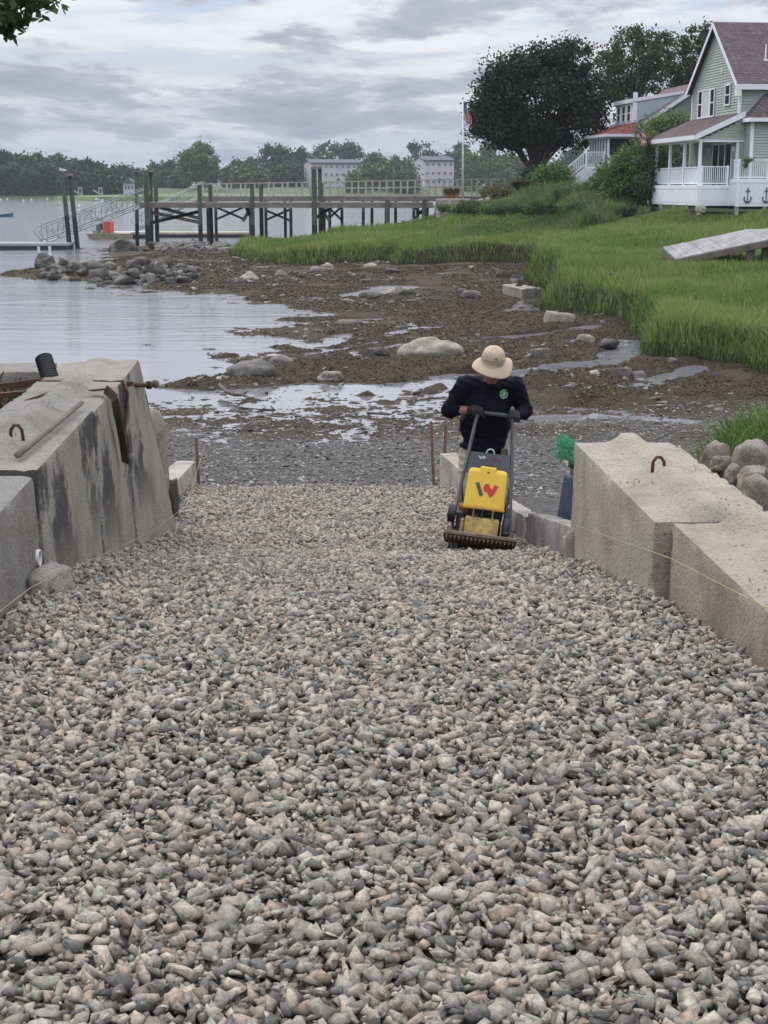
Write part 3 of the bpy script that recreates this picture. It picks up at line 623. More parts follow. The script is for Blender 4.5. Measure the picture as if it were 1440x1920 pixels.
wall_block('far tan block of the right wall with a rusty lifting loop on its ridge', 1, 6.76, 8.98, zr_, 1.2, .62, CON_R, seed=7, gap=.55, loop=True, batter=.02, group=GB)
nb_ = wall_block('nearest tan block of the right wall with straw bits on top', 1, 3.4, 6.58, zr_ + .035, 1.2, .62, CON_R2, seed=8, gap=.88, shift=.045, batter=.02, group=GB)
link('joint_fill', block_mesh([(XR(6.6) + .09, 6.585, 1.2), (XR(6.6) + .60, 6.585, 1.2), (XR(6.75) + .60, 6.755, 1.2), (XR(6.75) + .07, 6.755, 1.2), (XR(6.6) + .10, 6.585, 2.33), (XR(6.6) + .60, 6.585, 2.34), (XR(6.75) + .60, 6.755, 2.34), (XR(6.75) + .08, 6.755, 2.33)], seed=33), CON_R2, nb_, world=True)
# foot lump, buried lumps by the left wall
# ---------------------------------------------------------- rocks
def rock_mesh(size, seed, rough=.22, sub=4, boxy=0.0, flatb=.35):
    bm = bmesh.new(); bmesh.ops.create_icosphere(bm, subdivisions=sub, radius=1); s = Vector((seed * 7.3, seed * 1.7, seed * 3.9))
    for v in bm.verts:
        n = v.co.normalized()
        if boxy:
            mx = max(abs(n.x), abs(n.y), abs(n.z)); n = n.lerp(n / mx * .82, boxy)
        k = 1 + rough * mnoise.noise(n * 1.3 + s) * 1.6 + rough * .5 * mnoise.noise(n * 3.1 + s) + rough * .14 * mnoise.noise(n * 9 + s)
        c = n * k; 
        if c.z < -flatb: c.z = -flatb - (c.z + flatb) * -.15
        v.co = Vector((c.x * size[0] / 2, c.y * size[1] / 2, c.z * size[2] / 1.35 + size[2] * .1))
    me = bpy.data.meshes.new('rock'); bm.to_mesh(me); bm.free(); me.polygons.foreach_set('use_smooth', np.ones(len(me.polygons), bool)); return me
def rockmat(name, c1, c2, scale=3, rough=.85, bump=.02, bscale=10, **k):
    m, t, b = principled(name); L = t.links.new; tc = t.nodes.new('ShaderNodeTexCoord')
    n = N(t, 'ShaderNodeTexNoise', Scale=scale, Detail=9, Roughness=.7, Distortion=.4); L(tc.outputs['Object'], n.inputs['Vector']); r = ramp(t, [(.36, c2), (.5, c1), (.66, tuple(x * 1.25 for x in c1))]); L(n.outputs['Fac'], r.inputs[0])
    s = N(t, 'ShaderNodeTexNoise', Scale=bscale * 6, Detail=4, Roughness=.8); L(tc.outputs['Object'], s.inputs['Vector']); r2 = ramp(t, [(.35, .5), (.5, 1), (.65, 1.35)]); L(s.outputs['Fac'], r2.inputs[0])
    n2 = N(t, 'ShaderNodeTexNoise', Scale=bscale, Detail=9, Roughness=.72); L(tc.outputs['Object'], n2.inputs['Vector'])
    L(mixc(t, 1, r.outputs[0], r2.outputs[0], 'MULTIPLY'), b.inputs['Base Color']); b.inputs['Roughness'].default_value = rough; b.inputs['Specular IOR Level'].default_value = .25
    bp = N(t, 'ShaderNodeBump', Strength=1, Distance=bump * 2); L(n2.outputs['Fac'], bp.inputs['Height']); L(bp.outputs[0], b.inputs['Normal']); return m
_mat = mat; mat = rockmat
ROCKM = {
 'tan': mat('rock_tan', (.27, .245, .205), (.17, .15, .125), 3, .85, .02, 12), 'grey': mat('rock_grey', (.15, .138, .126), (.075, .067, .06), 3, .8, .02, 10),
 'dark': mat('rock_dark', (.058, .052, .047), (.028, .025, .022), 3, .6, .03, 9), 'pale': mat('rock_pale', (.30, .275, .24), (.19, .17, .14), 3, .85, .015, 14),
 'bould': mat('rock_boulder', (.225, .20, .165), (.115, .098, .085), 2.5, .85, .012, 18, contrast=(.38, .6)), 'slab': mat('rock_slab', (.215, .195, .165), (.14, .125, .10), 4, .85, .01, 20)}
mat = _mat
RSR = np.random.default_rng(77)
def rock(label, c, size, m, seed, rz=0, cat='rock', group=None, boxy=0, rough=.22, name='rock', tilt=(0, 0), sub=4):
    if sub == 3 and seed % 10 < 8:   # angular broken rock
        v, f = hull_rock(RSR, 15, 1.0); v = v * 1.15; v[:, 2] = np.maximum(v[:, 2], -.3) + .12; me = np_mesh('rock', v * np.array(size) * np.array([1, 1.25, 1.35]), f.ravel(), np.full(len(f), 3))
    else: me = rock_mesh(size, seed, rough, sub, boxy)
    o = link(name, me, ROCKM[m]); o.location = c; o.rotation_euler = (tilt[0], tilt[1], rz); return tag(o, label, cat, group)
def rock_px(label, px, py, wpx, hpx, m, seed, z=.04, deep=.7, **k):
    g = G(px, py, z); s = g.length / F; w = wpx * s; return rock(label, (g.x, g.y + w * deep * .25, z - .02), (w, w * deep, hpx * s * 1.12), m, seed, **k)
rock_px('large pale smooth boulder on the mud above the worker', 812, 669, 108, 36, 'tan', 1, deep=.8)
rock_px('large grey boulder draped in seaweed at the water edge', 470, 708, 84, 36, 'grey', 5, deep=.7)
rock_px('pointed grey rock leaning right behind the seaweed draped boulder', 530, 690, 56, 26, 'grey', 9, boxy=.4, rz=.4)
rock_px('tilted tan concrete lump lying on the mud beside the grass', 1050, 608, 66, 27, 'slab', 12, boxy=.75, rough=.1, tilt=(0, .12), cat='concrete lump')
rock_px('square grey granite block standing in the mud', 1013, 672, 40, 24, 'grey', 14, boxy=.85, rough=.1, rz=.2, cat='granite block')
rock_px('rounded pale stone near the stream, right of the granite block', 1098, 643, 38, 19, 'tan', 15)
rock_px('low grey stone below the rounded pale stone', 1138, 648, 30, 12, 'grey', 16)
rock_px('pale stone in the mud right of the puddle', 1112, 706, 32, 13, 'pale', 17)
rock_px('upright broken grey stone, left of a stone pair', 1174, 706, 26, 22, 'grey', 18, boxy=.5)
rock_px('low broken grey stone, right of a stone pair', 1196, 707, 28, 14, 'grey', 19, boxy=.4)
rock_px('small white stone right of the worker', 1033, 733, 15, 8, 'pale', 20)
rock_px('rounded dark stone under the grass bank', 1232, 645, 34, 16, 'dark', 22, z=.2)
rock_px('small tan rock under the grass edge', 1262, 678, 18, 9, 'grey', 23, z=.1)
rock_px('flat pale stone in seaweed between two boulders', 620, 712, 50, 20, 'tan', 24, boxy=.3)
rock_px('round grey rock in mud below the marsh tip', 466, 524, 34, 14, 'tan', 26)
rock_px('pale rock below the middle of the marsh bank', 612, 505, 26, 12, 'tan', 27)
rock_px('low pale rock under the marsh bank notch', 692, 502, 30, 9, 'tan', 28)
rock_px('flat stone left of the concrete slab', 1088, 520, 26, 8, 'tan', 30, z=.4)
rock_px('grey stone at the right end of the slab', 1008, 548, 24, 10, 'grey', 31, z=.15)
rock_px('lone large boulder standing in the water by the rock spit', 229, 473, 52, 26, 'dark', 32, z=.0, deep=.9)
rr = random.Random(5)
GR = 'loose rocks on the mud flat'; GS = 'rocks heaped on the dark rock spit'; GP = 'rocks under the pier end'
for i in range(34):
    px, py = rr.uniform(330, 985), rr.uniform(502, 570)
    if py > 545 and px < 520: continue
    if rr.random() < .25: px, py = rr.uniform(560, 1180), rr.uniform(570, 690)
    g = G(px, py); z = float(height(np.array([g.x]), np.array([g.y]))[0])
    if z < -.01: continue
    w = rr.uniform(.25, .8); rock('small grey or tan rock lying loose on the brown mud flat', (g.x, g.y, z), (w, w * rr.uniform(.6, .9), w * rr.uniform(.3, .5)), rr.choice(['tan', 'grey', 'dark', 'grey']), 40 + i, rr.uniform(0, 3), group=GR, sub=3)
for i in range(190):
    t = rr.random(); px = 80 + 290 * t; py = 512 - 3 * t + rr.gauss(0, 1) * (3 + 9 * t * (1.1 - .3 * t)) + (8 if t > .3 else 0)
    g = G(px, py, .1); z = float(height(np.array([g.x]), np.array([g.y]))[0]); w = rr.uniform(.3, .75) * (1.6 if rr.random() < .12 else .8)
    rock('dark angular rock heaped with others on the rock spit', (g.x, g.y, max(z, -.05)), (w, w * .8, w * rr.uniform(.45, .75)), rr.choice(['dark', 'dark', 'grey']), 120 + i, rr.uniform(0, 3), group=GS, boxy=.5, rough=.32, sub=3)
for i in range(70):
    t = rr.random(); X_ = -14.5 + 6.2 * t; Y_ = 95 - 5 * t + rr.gauss(0, 2.6) - (2.5 if rr.random() < .4 else 0); w = rr.uniform(.4, 1.15)
    rock('dark rounded rock in the heap where the pier pilings stand', (X_, Y_, .12), (w, w * .8, w * .55), rr.choice(['dark', 'dark', 'grey']), 260 + i, rr.uniform(0, 3), group=GP, sub=3)
# boulders behind right wall
for (px, py, w, h, lab, sd) in [(1340, 884, 56, 52, 'rounded grey boulder leftmost behind the right wall', 1), (1411, 893, 74, 60, 'largest mottled boulder behind the right wall', 2), (1352, 882, 34, 22, 'small boulder under the leftmost big boulder', 3),
        (1372, 904, 32, 26, 'small dark stone between the larger boulders', 4), (1420, 916, 76, 34, 'flat boulder lying below the largest boulder', 5), (1428, 950, 70, 50, 'rounded boulder nearest the right wall edge', 6), (1462, 930, 60, 60, 'boulder at the right edge of the view', 7)]:
    Y = {1: 9.9, 2: 9.6, 3: 9.75, 4: 9.35, 5: 9.2, 6: 8.6, 7: 8.9}[sd]; g = P(px, py, Y); s = Y / F * 1.03
    rock(lab, (g.x, g.y, g.z + .02), (w * s * 1.22, w * s * .95, h * s * 1.25), 'bould', 400 + sd * 3, sd, cat='boulder', rough=.2, boxy=.35, name='boulder')
# slab with iron fitting
c0 = [P(941, 541, 55), P(978, 549, 52.5), P(1006, 541, 53.5), P(970, 531, 56)]
me_ = block_mesh([(p.x, p.y, -.1) for p in c0] + [(p.x, p.y, .38) for p in c0], seed=3, res=.2, chip=.05)
sl = thing('concrete_slab', 'flat square concrete mooring slab with a small iron stub', 'concrete slab', (c0[0].x, c0[0].y, 0)); link('slab_body', me_, ROCKM['slab'], sl, world=True)
cc = (c0[0] + c0[2]) / 2; MB().tube([(cc.x, cc.y, .3), (cc.x, cc.y, .62)], .06).tube([(cc.x - .12, cc.y, .40), (cc.x + .12, cc.y, .40)], .05).build('iron_stub', RUST, sl, world=True)
rock('stone lump wedged at the foot of the left wall', P(108, 1098, 6.75) + Vector((-.05, 0, -.06)), (.16, .42, .20), 'pale', 501, -.3, boxy=.8, rough=.12, cat='stone')
rock('second smaller stone wedge at the foot of the left wall', P(258, 985, 11.6) + Vector((0, 0, -.06)), (.25, .7, .30), 'pale', 502, -.2, boxy=.8, rough=.12, cat='stone')
rock('tall rounded boulder standing against the end of the left wall', P(288, 905, 13.0) + Vector((0, 0, -.12)), (.30, .5, 1.0), 'bould', 503, 0, rough=.12, cat='boulder', boxy=.3)
rock('dark rubble stone between the left wall and the small curb', P(315, 962, 13.3) + Vector((0, 0, -.05)), (.2, .3, .5), 'dark', 504, 0, boxy=.5)
# plastic drain pipe
g = P(121, 1046, 6.92); dp = thing('drain_pipe', 'white plastic drain pipe poking out of the left wall', 'pipe', (XL(6.92) - .135, 6.92, g.z))
bm_ = MB(); R_ = .042
for k in range(16):
    a, b_ = 2 * math.pi * k / 16, 2 * math.pi * (k + 1) / 16
    q = lambda ang, r, x: Vector((x, r * math.cos(ang), r * math.sin(ang)))
    bm_.add([q(a, R_, 0), q(b_, R_, 0), q(b_, R_, .15), q(a, R_, .15), q(a, R_ * .84, .15), q(b_, R_ * .84, .15), q(b_, R_ * .84, 0), q(a, R_ * .84, 0)], [(0, 1, 2, 3), (3, 2, 5, 4), (4, 5, 6, 7)])
bm_.build('pipe_wall', mat('white_pvc', (.7, .7, .68), rough=.4), dp, smooth=False)
MB().tube([(.115, 0, 0), (.12, 0, 0)], R_ * .82, 16).build('dark_bore', mat('bore', (.006, .006, .006)), dp)
# corrugated pipe
base_, top_ = P(98, 722, 10.75), P(82, 672, 10.9); d_ = (top_ - base_); base_ = base_ - d_ * .25; pts, rr_ = [], []
for k in range(57): pts.append(base_ + (top_ - base_) * k / 56); rr_.append(.060 + .006 * math.cos(k * math.pi / 2))
cp = thing('corrugated_pipe', 'black corrugated plastic pipe standing up behind the left wall', 'pipe', base_)
BLK = mat('black_plastic', (.014, .014, .016), rough=.45)
MB().tube(pts, rr_, 20, caps=False).tube([p for p in pts[:50]], [.045] * 50, 16).build('pipe_wall', BLK, cp, world=True, smooth=True)
# rusty trailer/steel channels
st = thing('steel_channel', 'long rusty steel channel lying across the left wall', 'steel channel', P(120, 735, 10.6))
a_, b2 = P(-60, 752, 10.2), P(248, 724, 10.75); up_ = Vector((0, 0, .02))
MB().bar(a_ + up_, b2 + up_, .05, .035).build('channel', RUST, st, world=True)
a2, b3 = P(-40, 736, 10.55), P(95, 718, 10.75)
MB().bar(a2 + up_, b3 + up_, .03, .05).build('upper_rail', RUST, st, world=True)
arc = [P(x, y, 10.78) for x, y in [(95, 722), (130, 718), (170, 717), (200, 719), (220, 723)]]
MB().tube(arc, .022, 8).build('curved_strip', mat('rust_tan', (.13, .075, .04), (.07, .035, .02), 20, .85), st, world=True)
MB().bar(P(88, 728, 10.58), P(118, 722, 10.62), .14, .06).build('bracket', mat('rust_yellow', (.30, .19, .07), (.16, .08, .03), 18, .8), st, world=True, bevel=.006)
bj = thing('ball_hitch', 'rusty pipe with a round ball end sticking out past the wall end', 'hitch', P(262, 724, 11.2))
MB().tube([P(225, 722, 11.0), P(280, 722, 11.3)], .019, 12).build('shaft', RUST, bj, world=True, smooth=True)
MB().tube([P(277, 722, 11.28), P(282, 722, 11.3)], .032, 12).build('collar', RUST, bj, world=True)
MB().ell(P(291, 719.5, 11.35), .033, 16, 10).build('ball', mat('rust_grey', (.13, .10, .08), (.07, .05, .04), 30, .7), bj, world=True, smooth=True)
# strap over the wall
sp_ = []
face = lambda Y, z, o=.055: Vector((XL(Y) + o + .03 * max(0, (ZL - z)), Y, z))
S_ = [Vector((XL(9.75) - .12, 9.78, ZL + .025)), Vector((XL(9.7) - .02, 9.75, ZL + .04)), face(9.7, ZL - .01, .05), face(9.75, ZL - .14), face(9.85, ZL - .26), face(9.95, ZL - .40), face(10.0, ZL - .50)]
strap = MB()
for k in range(len(S_) - 1): strap.bar(S_[k], S_[k + 1] + (S_[k + 1] - S_[k]).normalized() * .012, .065, .006, up=(0, .2, 1) if k < 1 else (.5, 1, 0.01))
tag(strap.build('strap', mat('strap_brown', (.075, .055, .03), (.045, .032, .02), 20, .8), loc=S_[2]), 'brown webbing strap hanging down the inner face of the left wall', 'strap')
hoop = [face(10.35, ZL + .02, .02), face(10.4, ZL - .08, .05), face(10.42, ZL - .22, .03), face(10.3, ZL - .33, .02)]
tag(MB().tube(hoop, .012, 8).build('hose', RUST, loc=hoop[0], smooth=True), 'thin rusty hose looping down beside the strap', 'hose')
# wooden pole + board + twigs
pa, pb = P(33, 857, 7.25), P(154, 760, 9.05); pa.z = ZL + .045; pb.z = ZL + .05
WOODG = mat('weathered_wood', (.19, .16, .135), (.12, .095, .08), 3, .85, .004, 30, stretch=(8, 1, 8))
tag(MB().tube([pa, pb], [.018, .014], 8).build('wooden_pole', WOODG, loc=pa, smooth=True), 'slim weathered wooden pole lying along the left wall top', 'pole')
pa, pb = P(22, 765, 9.5), P(118, 733, 9.9)
tag(MB().hexa([pa + Vector((-.1, -.12, -.03)), pb + Vector((0, -.10, .0)), pb + Vector((0, .12, .0)), pa + Vector((0, .14, -.03)), pa + Vector((-.05, -.12, .01)), pb + Vector((0, -.08, .035)), pb + Vector((0, .12, .035)), pa + Vector((0, .14, .01))]).build('wooden_board', mat('board_tan', (.20, .15, .11), (.11, .08, .055), 4, .85, stretch=(1, 5, 1)), loc=pa, bevel=.006), 'short tan board lying behind the left wall under the steel channel', 'board')
n = 2600; x = -5 + 3.0 * rs.random(n); y = 10.1 + 1.3 * rs.random(n); k = (x < XL(y) - .62) & (y < 11.02); x, y = x[k], y[k]
g = blades('dry_debris', x, y, 2.30 + .17 * rs.random(len(x)) * (y - 9.4) / 1.5, .05 + .12 * rs.random(len(x)), .008 + .008 * rs.random(len(x)), island_mat('debris', [(.05, .035, .02), (.10, .07, .035), (.03, .022, .015), (.14, .10, .055), (.06, .045, .02)], .9), rs, 2.2, 2); g['kind'] = 'stuff'; g['label'] = 'brown dead reeds and debris behind the left wall'
# straw bits on the right wall
def straw(cx, cy, n, r, z):
    x = cx + rs.normal(size=n) * r; y = cy + rs.normal(size=n) * r * 1.3; return x, y, np.full(n, z)
P3 = [straw(1.62, 5.75, 60, .055, 2.395), straw(1.72, 6.25, 22, .05, 2.395), straw(1.62, 7.35, 22, .06, 2.365), straw(1.75, 8.0, 20, .05, 2.365), straw(1.34, 7.6, 25, .05, 2.365), straw(1.7, 6.9, 26, .1, 2.365), straw(1.5, 5.3, 14, .12, 2.395)]
x, y, z = (np.concatenate(a) for a in zip(*P3))
g = blades('straw_bits', x, y, z + .004, np.full(len(x), .022), .004 + .003 * rs.random(len(x)), island_mat('straw', [(.30, .19, .09), (.20, .12, .06), (.36, .25, .13), (.14, .09, .05)], .9), rs, 2.8, 2); g['kind'] = 'stuff'; g['label'] = 'scattered brown straw bits on top of the right wall'
# granite curbs
GRAN = concrete('granite', (.38, .345, .30), (.20, .18, .16), 0, seed=9); GRAN2 = concrete('granite_grey', (.27, .255, .24), (.13, .12, .12), .25, (.07, .065, .065), seed=11)
def curb(label, fn, y0, y1, h0, h1, w, m, seed, side):
    x0, x1 = fn(y0), fn(y1); zt0, zt1 = zramp(y0) + h0, zramp(y1) + h1; zb0, zb1 = zramp(y0) - .25, zramp(y1) - .25; a = (0, w) if side > 0 else (-w, 0)
    c = [(x0 + a[0], y0, zb0), (x0 + a[1], y0, zb0), (x1 + a[1], y1, zb1), (x1 + a[0], y1, zb1), (x0 + a[0], y0, zt0), (x0 + a[1], y0, zt0), (x1 + a[1], y1, zt1), (x1 + a[0], y1, zt1)]
    return quad_block('granite_curb', label, c, m, seed, cat='curb', res=.05, group='granite curbs edging the lower ramp')
XC = lambda y: XR(y) + .005
curb('near right granite curb joining the tan wall', XC, 9.0, 10.95, .22, .23, .15, GRAN2, 1, 1)
curb('long right granite curb running past the worker', lambda y: XC(y) - .02, 10.97, 14.0, .20, .18, .15, GRAN, 2, 1)
curb('farthest right granite curb, behind the worker', lambda y: XC(y) - .03 - (y - 14) * .055, 14.02, 16.9, .20, .30, .20, GRAN, 3, 1)
curb('pale granite curb on the left edge beside the stake', lambda y: XL(y) + .02, 14.0, 17.2, .22, .17, .24, GRAN, 4, -1)
rock('broken concrete lump at the end of the near right curb', (1.20, 8.90, zramp(8.9) - .02), (.17, .2, .28), 'pale', 510, 0, boxy=.4, cat='stone')
# stakes & strings
WOODR = mat('stake_wood', (.17, .105, .075), (.11, .07, .05), 6, .85)
def stake(label, px0, py0, px1, py1, Y):
    a, b = P(px1, py1, Y), P(px0, py0, Y); a = a - (b - a) * .15; tag(MB().bar(a, b, .035, .022).build('wooden_stake', WOODR, loc=a), label, 'stake', 'wooden stakes marking the ramp edges')
stake('wooden stake at the end of the left curb', 368, 821, 373, 918, 17.3)
stake('left one of two wooden stakes beside the worker', 808, 790, 813, 903, 17.3)
stake('right one of two wooden stakes, nearest the worker', 836, 795, 833, 873, 17.6)
STR = mat('string_line', (.34, .25, .15), rough=.8)
def stringl(label, pts): tag(MB().tube(pts, .0020, 5).build('string_line', STR, loc=pts[0]), label, 'string', 'string lines along the walls')
stringl('thin string line stretched along the left wall', [Vector((XL(y) + o_, y, z)) for y, o_, z in ((4.2, .12, zramp(4.2) + .18), (6.1, .12, zramp(6.1) + .13), (10.4, .19, zramp(10.4) + .13), (12.1, .31, zramp(12.1) + .2), (17.2, .1, zramp(17.2) + .25))])
stringl('thin string line stretched along the right wall', [Vector((XR(y) - .06, y, z)) for y, z in ((4.2, zramp(4.2) + .30), (6.2, zramp(6.2) + .25), (9.1, zramp(9.1) + .26))])
# green netting and blue barrel by the wall end
bx = P(1064, 945, 10.8); bb = thing('plastic_drum', 'tall blue grey plastic drum standing behind the right wall end', 'drum', (bx.x + .03, 10.8, 1.27))
BLU = mat('drum_blue', (.062, .075, .115), (.045, .055, .085), 6, .55, .01, 14)
MB().tube([(0.0, 0, -.25), (0.0, 0, .0), (.012, 0, .22), (.035, 0, .5), (.04, 0, .52)], [.125, .125, .115, .10, .095], 20).build('drum_body', BLU, bb, smooth=True)
MB().tube([(.04, 0, .52), (.042, 0, .60)], [.06, .055], 14).build('neck', mat('tan_cloth', (.22, .16, .11)), bb, smooth=True)
MB().tube([(.04, 0, .585), (.044, 0, .64)], [.075, .07], 14).build('cap', BLK, bb)
NETM = island_mat('net_green', [(.01, .26, .12), (.008, .20, .10), (.015, .32, .16)], .6, trans=.3)
n = 900; ce = P(1057, 834, 10.6); x = ce.x + (rs.random(n) - .5) * .13 * (1 + .3 * np.sin(np.arange(n))) + .012; y = ce.y + rs.normal(size=n) * .06; z = ce.z - .05 + (rs.random(n) - .35) * .17 - np.abs(x - ce.x) * .5
g = blades('green_netting', x, y, z, np.full(n, .030), np.full(n, .004), NETM, rs, 3.0, 2); tag(g, 'bundle of green plastic netting beside the right wall end', 'netting')
# driftwood
def twig(label, pts, r): 
    t = thing('driftwood', label, 'driftwood', pts[0]); MB().tube(pts, [r * (1 - .6 * i / len(pts)) for i in range(len(pts))], 6).build('branch', mat('driftwood', (.10, .08, .07), (.05, .04, .035), 8, .85), t, world=True, smooth=True)
    q = pts[len(pts) // 2]; MB().tube([q, q + Vector((.12, -.25, .10))], [r * .5, r * .2], 5).build('side_twig', MATS['driftwood'], t, world=True); return t
twig('forked driftwood branch lying at the water edge', [P(412, 722, 28.2), P(425, 735, 27.6), P(440, 740, 27.3), P(455, 740, 27.2), P(466, 745, 26.8), P(450, 757, 26.2)], .045)
twig('thin dark twig lying on wet pebbles', [G(508, 762, .03), G(515, 768, .05), G(490, 768, .03), G(440, 763, .03)], .018)
twig('short dark stick on the wet beach left of the worker', [G(688, 774, .06), G(732, 777, .06)], .025)
# boardwalk on the right
A0, A1, B0, B1, C0, C1 = P(1267, 485, 50), P(1440, 449, 47.6), P(1243, 463, 51.6), P(1400, 430, 50.4), P(1560, 440, 47), P(1560, 425, 50)
bw = thing('boardwalk', 'weathered plank ramp sloping down onto the marsh grass', 'boardwalk', A0)
PLK = mat('grey_planks', (.27, .265, .27), (.16, .155, .155), 2, .8, .004, 20)
PLK2 = mat('brown_planks', (.14, .115, .09), (.08, .065, .05), 2, .85)
def planks(a0, a1, b0, b1, n, th=.05):
    mb = MB()
    for i in range(n):
        f0, f1 = i / n, (i + .93) / n; q = [a0.lerp(a1, f0), a0.lerp(a1, f1), b0.lerp(b1, f1), b0.lerp(b1, f0)]; j = Vector((0, 0, rr.uniform(-.008, .008)))
        mb.hexa([p + j - Vector((0, 0, th)) for p in q] + [p + j for p in q])
    return mb
planks(A0, A1, B0, B1, 24).build('deck_planks', PLK, bw, world=True)
planks(A1 + Vector((.02, 0, 0)), C0, B1 + Vector((.02, 0, 0)), C1, 16).build('upper_planks', PLK, bw, world=True)
dn_ = Vector((0, 0, -.14)); MB().bar(A0 + dn_, A1 + dn_, .06, .18).bar(A1 + dn_, C0 + dn_, .06, .18).build('stringer', PLK2, bw, world=True)
MB().bar(B0 + dn_, B1 + dn_, .06, .18).bar(A0 + dn_, B0 + dn_, .06, .18).build('stringer', PLK2, bw, world=True)
for px in (1408, 1436):
    q = P(px, 462, 48.2); MB().bar((q.x, q.y, q.z + .08), (q.x, q.y, .7), .22, .22).build('support_post', PLK2, bw, world=True)
# ============================================================ PIERS AND BOATS
PIL = mat('piling_wood', (.085, .105, .075), (.04, .05, .042), 1.5, .85, .01, 12, stretch=(4, 4, 1))
PILD = mat('piling_dark', (.022, .024, .026), (.012, .013, .015), 2, .7, stretch=(3, 3, 1))
TIMB = mat('pier_timber', (.20, .175, .165), (.12, .10, .095), 1.2, .85, .004, 10, stretch=(1, 3, 3))
RAILW = mat('rail_wood', (.40, .39, .33), (.28, .27, .22), 1.5, .85)
ALU = mat('aluminium', (.27, .28, .29), (.21, .22, .23), 3, .45, metal=.3)
def piling(root, x, y, ztop, zbot=-.5, r=.14, lean=0.0, wet=1.5, name='piling'):
    MB().tube([(x + lean * (ztop - wet), y, wet), (x, y, ztop)][::1] if False else [(x + lean * (ztop - wet), y, wet), (x, y, ztop)], [r * 1.02, r], 10).build(name, PIL, root, world=True, smooth=False)
    return MB().tube([(x + lean * (ztop - zbot), y, zbot), (x + lean * (ztop - wet), y, wet - .002)], [r * 1.06, r * 1.03], 10).build('piling_foot', PILD, root, world=True)
Xp = lambda px, Y, z=2.0: P(px, 400, Y).x
def Zp(py, Y): return P(720, py, Y).z
# near pier (no railing)
Y1 = 99.0; zd = Zp(380, Y1)
p1 = thing('pier', 'low timber pier of heavy dark pilings without a railing, nearer the shore', 'pier', (Xp(265, Y1), Y1, 0))
MB().box((Xp(262, Y1), Y1, zd - .34), (Xp(812, Y1), Y1 + .16, zd)).build('edge_beam', TIMB, p1, world=True)
MB().box((Xp(262, Y1), Y1 + 2.0, zd - .34), (Xp(812, Y1), Y1 + 2.16, zd - .003)).build('edge_beam', TIMB, p1, world=True)
MB().box((Xp(262, Y1), Y1 + .17, zd - .08), (Xp(812, Y1), Y1 + 1.99, zd + .02)).build('deck', TIMB, p1, world=True)
for px, t_, dy in [(277, 320, -.25), (284, 350, 2.2), (376, 347, -.25), (388, 346, 2.2), (474, 345, -.25), (485, 346, 2.2), (590, 318, -.2), (600, 343, 2.2), (727, 374, -.25), (795, 374, -.25), (802, 374, 2.2)]:
    piling(p1, Xp(px, Y1), Y1 + dy, Zp(t_, Y1 + dy), r=.17 if px in (590, 277) else .14)
for a, b_, c_, d_ in [(283, 384, 376, 410), (283, 418, 376, 396), (284, 398, 378, 418), (474, 384, 455, 415), (474, 415, 460, 385), (600, 390, 618, 414), (590, 410, 622, 388)]:
    MB().bar(P(a, b_, Y1 + .9), P(c_, d_, Y1 + .9), .08, .22).build('cross_brace', TIMB if b_ < 400 else PILD, p1, world=True)
# guide frame rising behind the pier head
gf = thing('piling_frame', 'tall pair of greenish pilings with a cap board at the pier head', 'pilings', (Xp(262, 102), 102, 0))
piling(gf, Xp(258, 102), 102, Zp(322, 102), r=.13, lean=-.02); piling(gf, Xp(281, 102), 103, Zp(322, 103), r=.13, lean=-.02)
MB().box((Xp(251, 102), 101.8, Zp(323, 102)), (Xp(286, 102), 103.2, Zp(319, 102))).build('cap_board', TIMB, gf, world=True)
gf = thing('piling_frame', 'short square pile frame standing above the middle of the pier', 'pilings', (Xp(592, 108), 108, 0))
piling(gf, Xp(588, 108), 108, Zp(316, 108), r=.14); piling(gf, Xp(600, 108), 108.4, Zp(316, 108), r=.14)
MB().box((Xp(584, 108), 107.8, Zp(317, 108)), (Xp(604, 108), 108.8, Zp(313, 108))).build('cap_board', TIMB, gf, world=True)
# leaning pair nearest the open water
gl = thing('piling_frame', 'leaning pair of tall green pilings with a cap board, leftmost in the water', 'pilings', (Xp(125, 97), 97, 0))
for (a, b_, c_, d_, dy) in [(117, 326, 131, 468, 0), (131, 330, 146, 470, .5)]:
    q0, q1 = P(a, b_, 97 + dy), P(c_, d_, 97 + dy); qm = q0.lerp(q1, .55)
    MB().tube([q0, qm], .15, 10).build('piling', PIL, gl, world=True); MB().tube([qm, q1 + (q1 - q0) * .1], .155, 10).build('piling_foot', PILD, gl, world=True)
MB().bar(P(112, 328, 97.2), P(136, 327, 97.2), .5, .18).build('cap_board', TIMB, gl, world=True)
gu = thing('seagull', 'white gull standing on the cap board of the leaning pilings', 'gull', P(118, 324, 97.2))
MB().ell((0, 0, .16), (.20, .08, .09), 12, 8).ell((-.17, 0, .27), .06, 8, 6).cap((.1, 0, .17), (.30, 0, .13), .05, .02, 8).build('body', mat('gull', (.6, .6, .6), (.35, .36, .38), 6), gu, remesh=.02, sm=2, smooth=True)
MB().tube([(.0, .02, 0), (0, .02, .1)], .008, 5).tube([(.0, -.02, 0), (0, -.02, .1)], .008, 5).build('legs', mat('gull_leg', (.4, .25, .05)), gu)
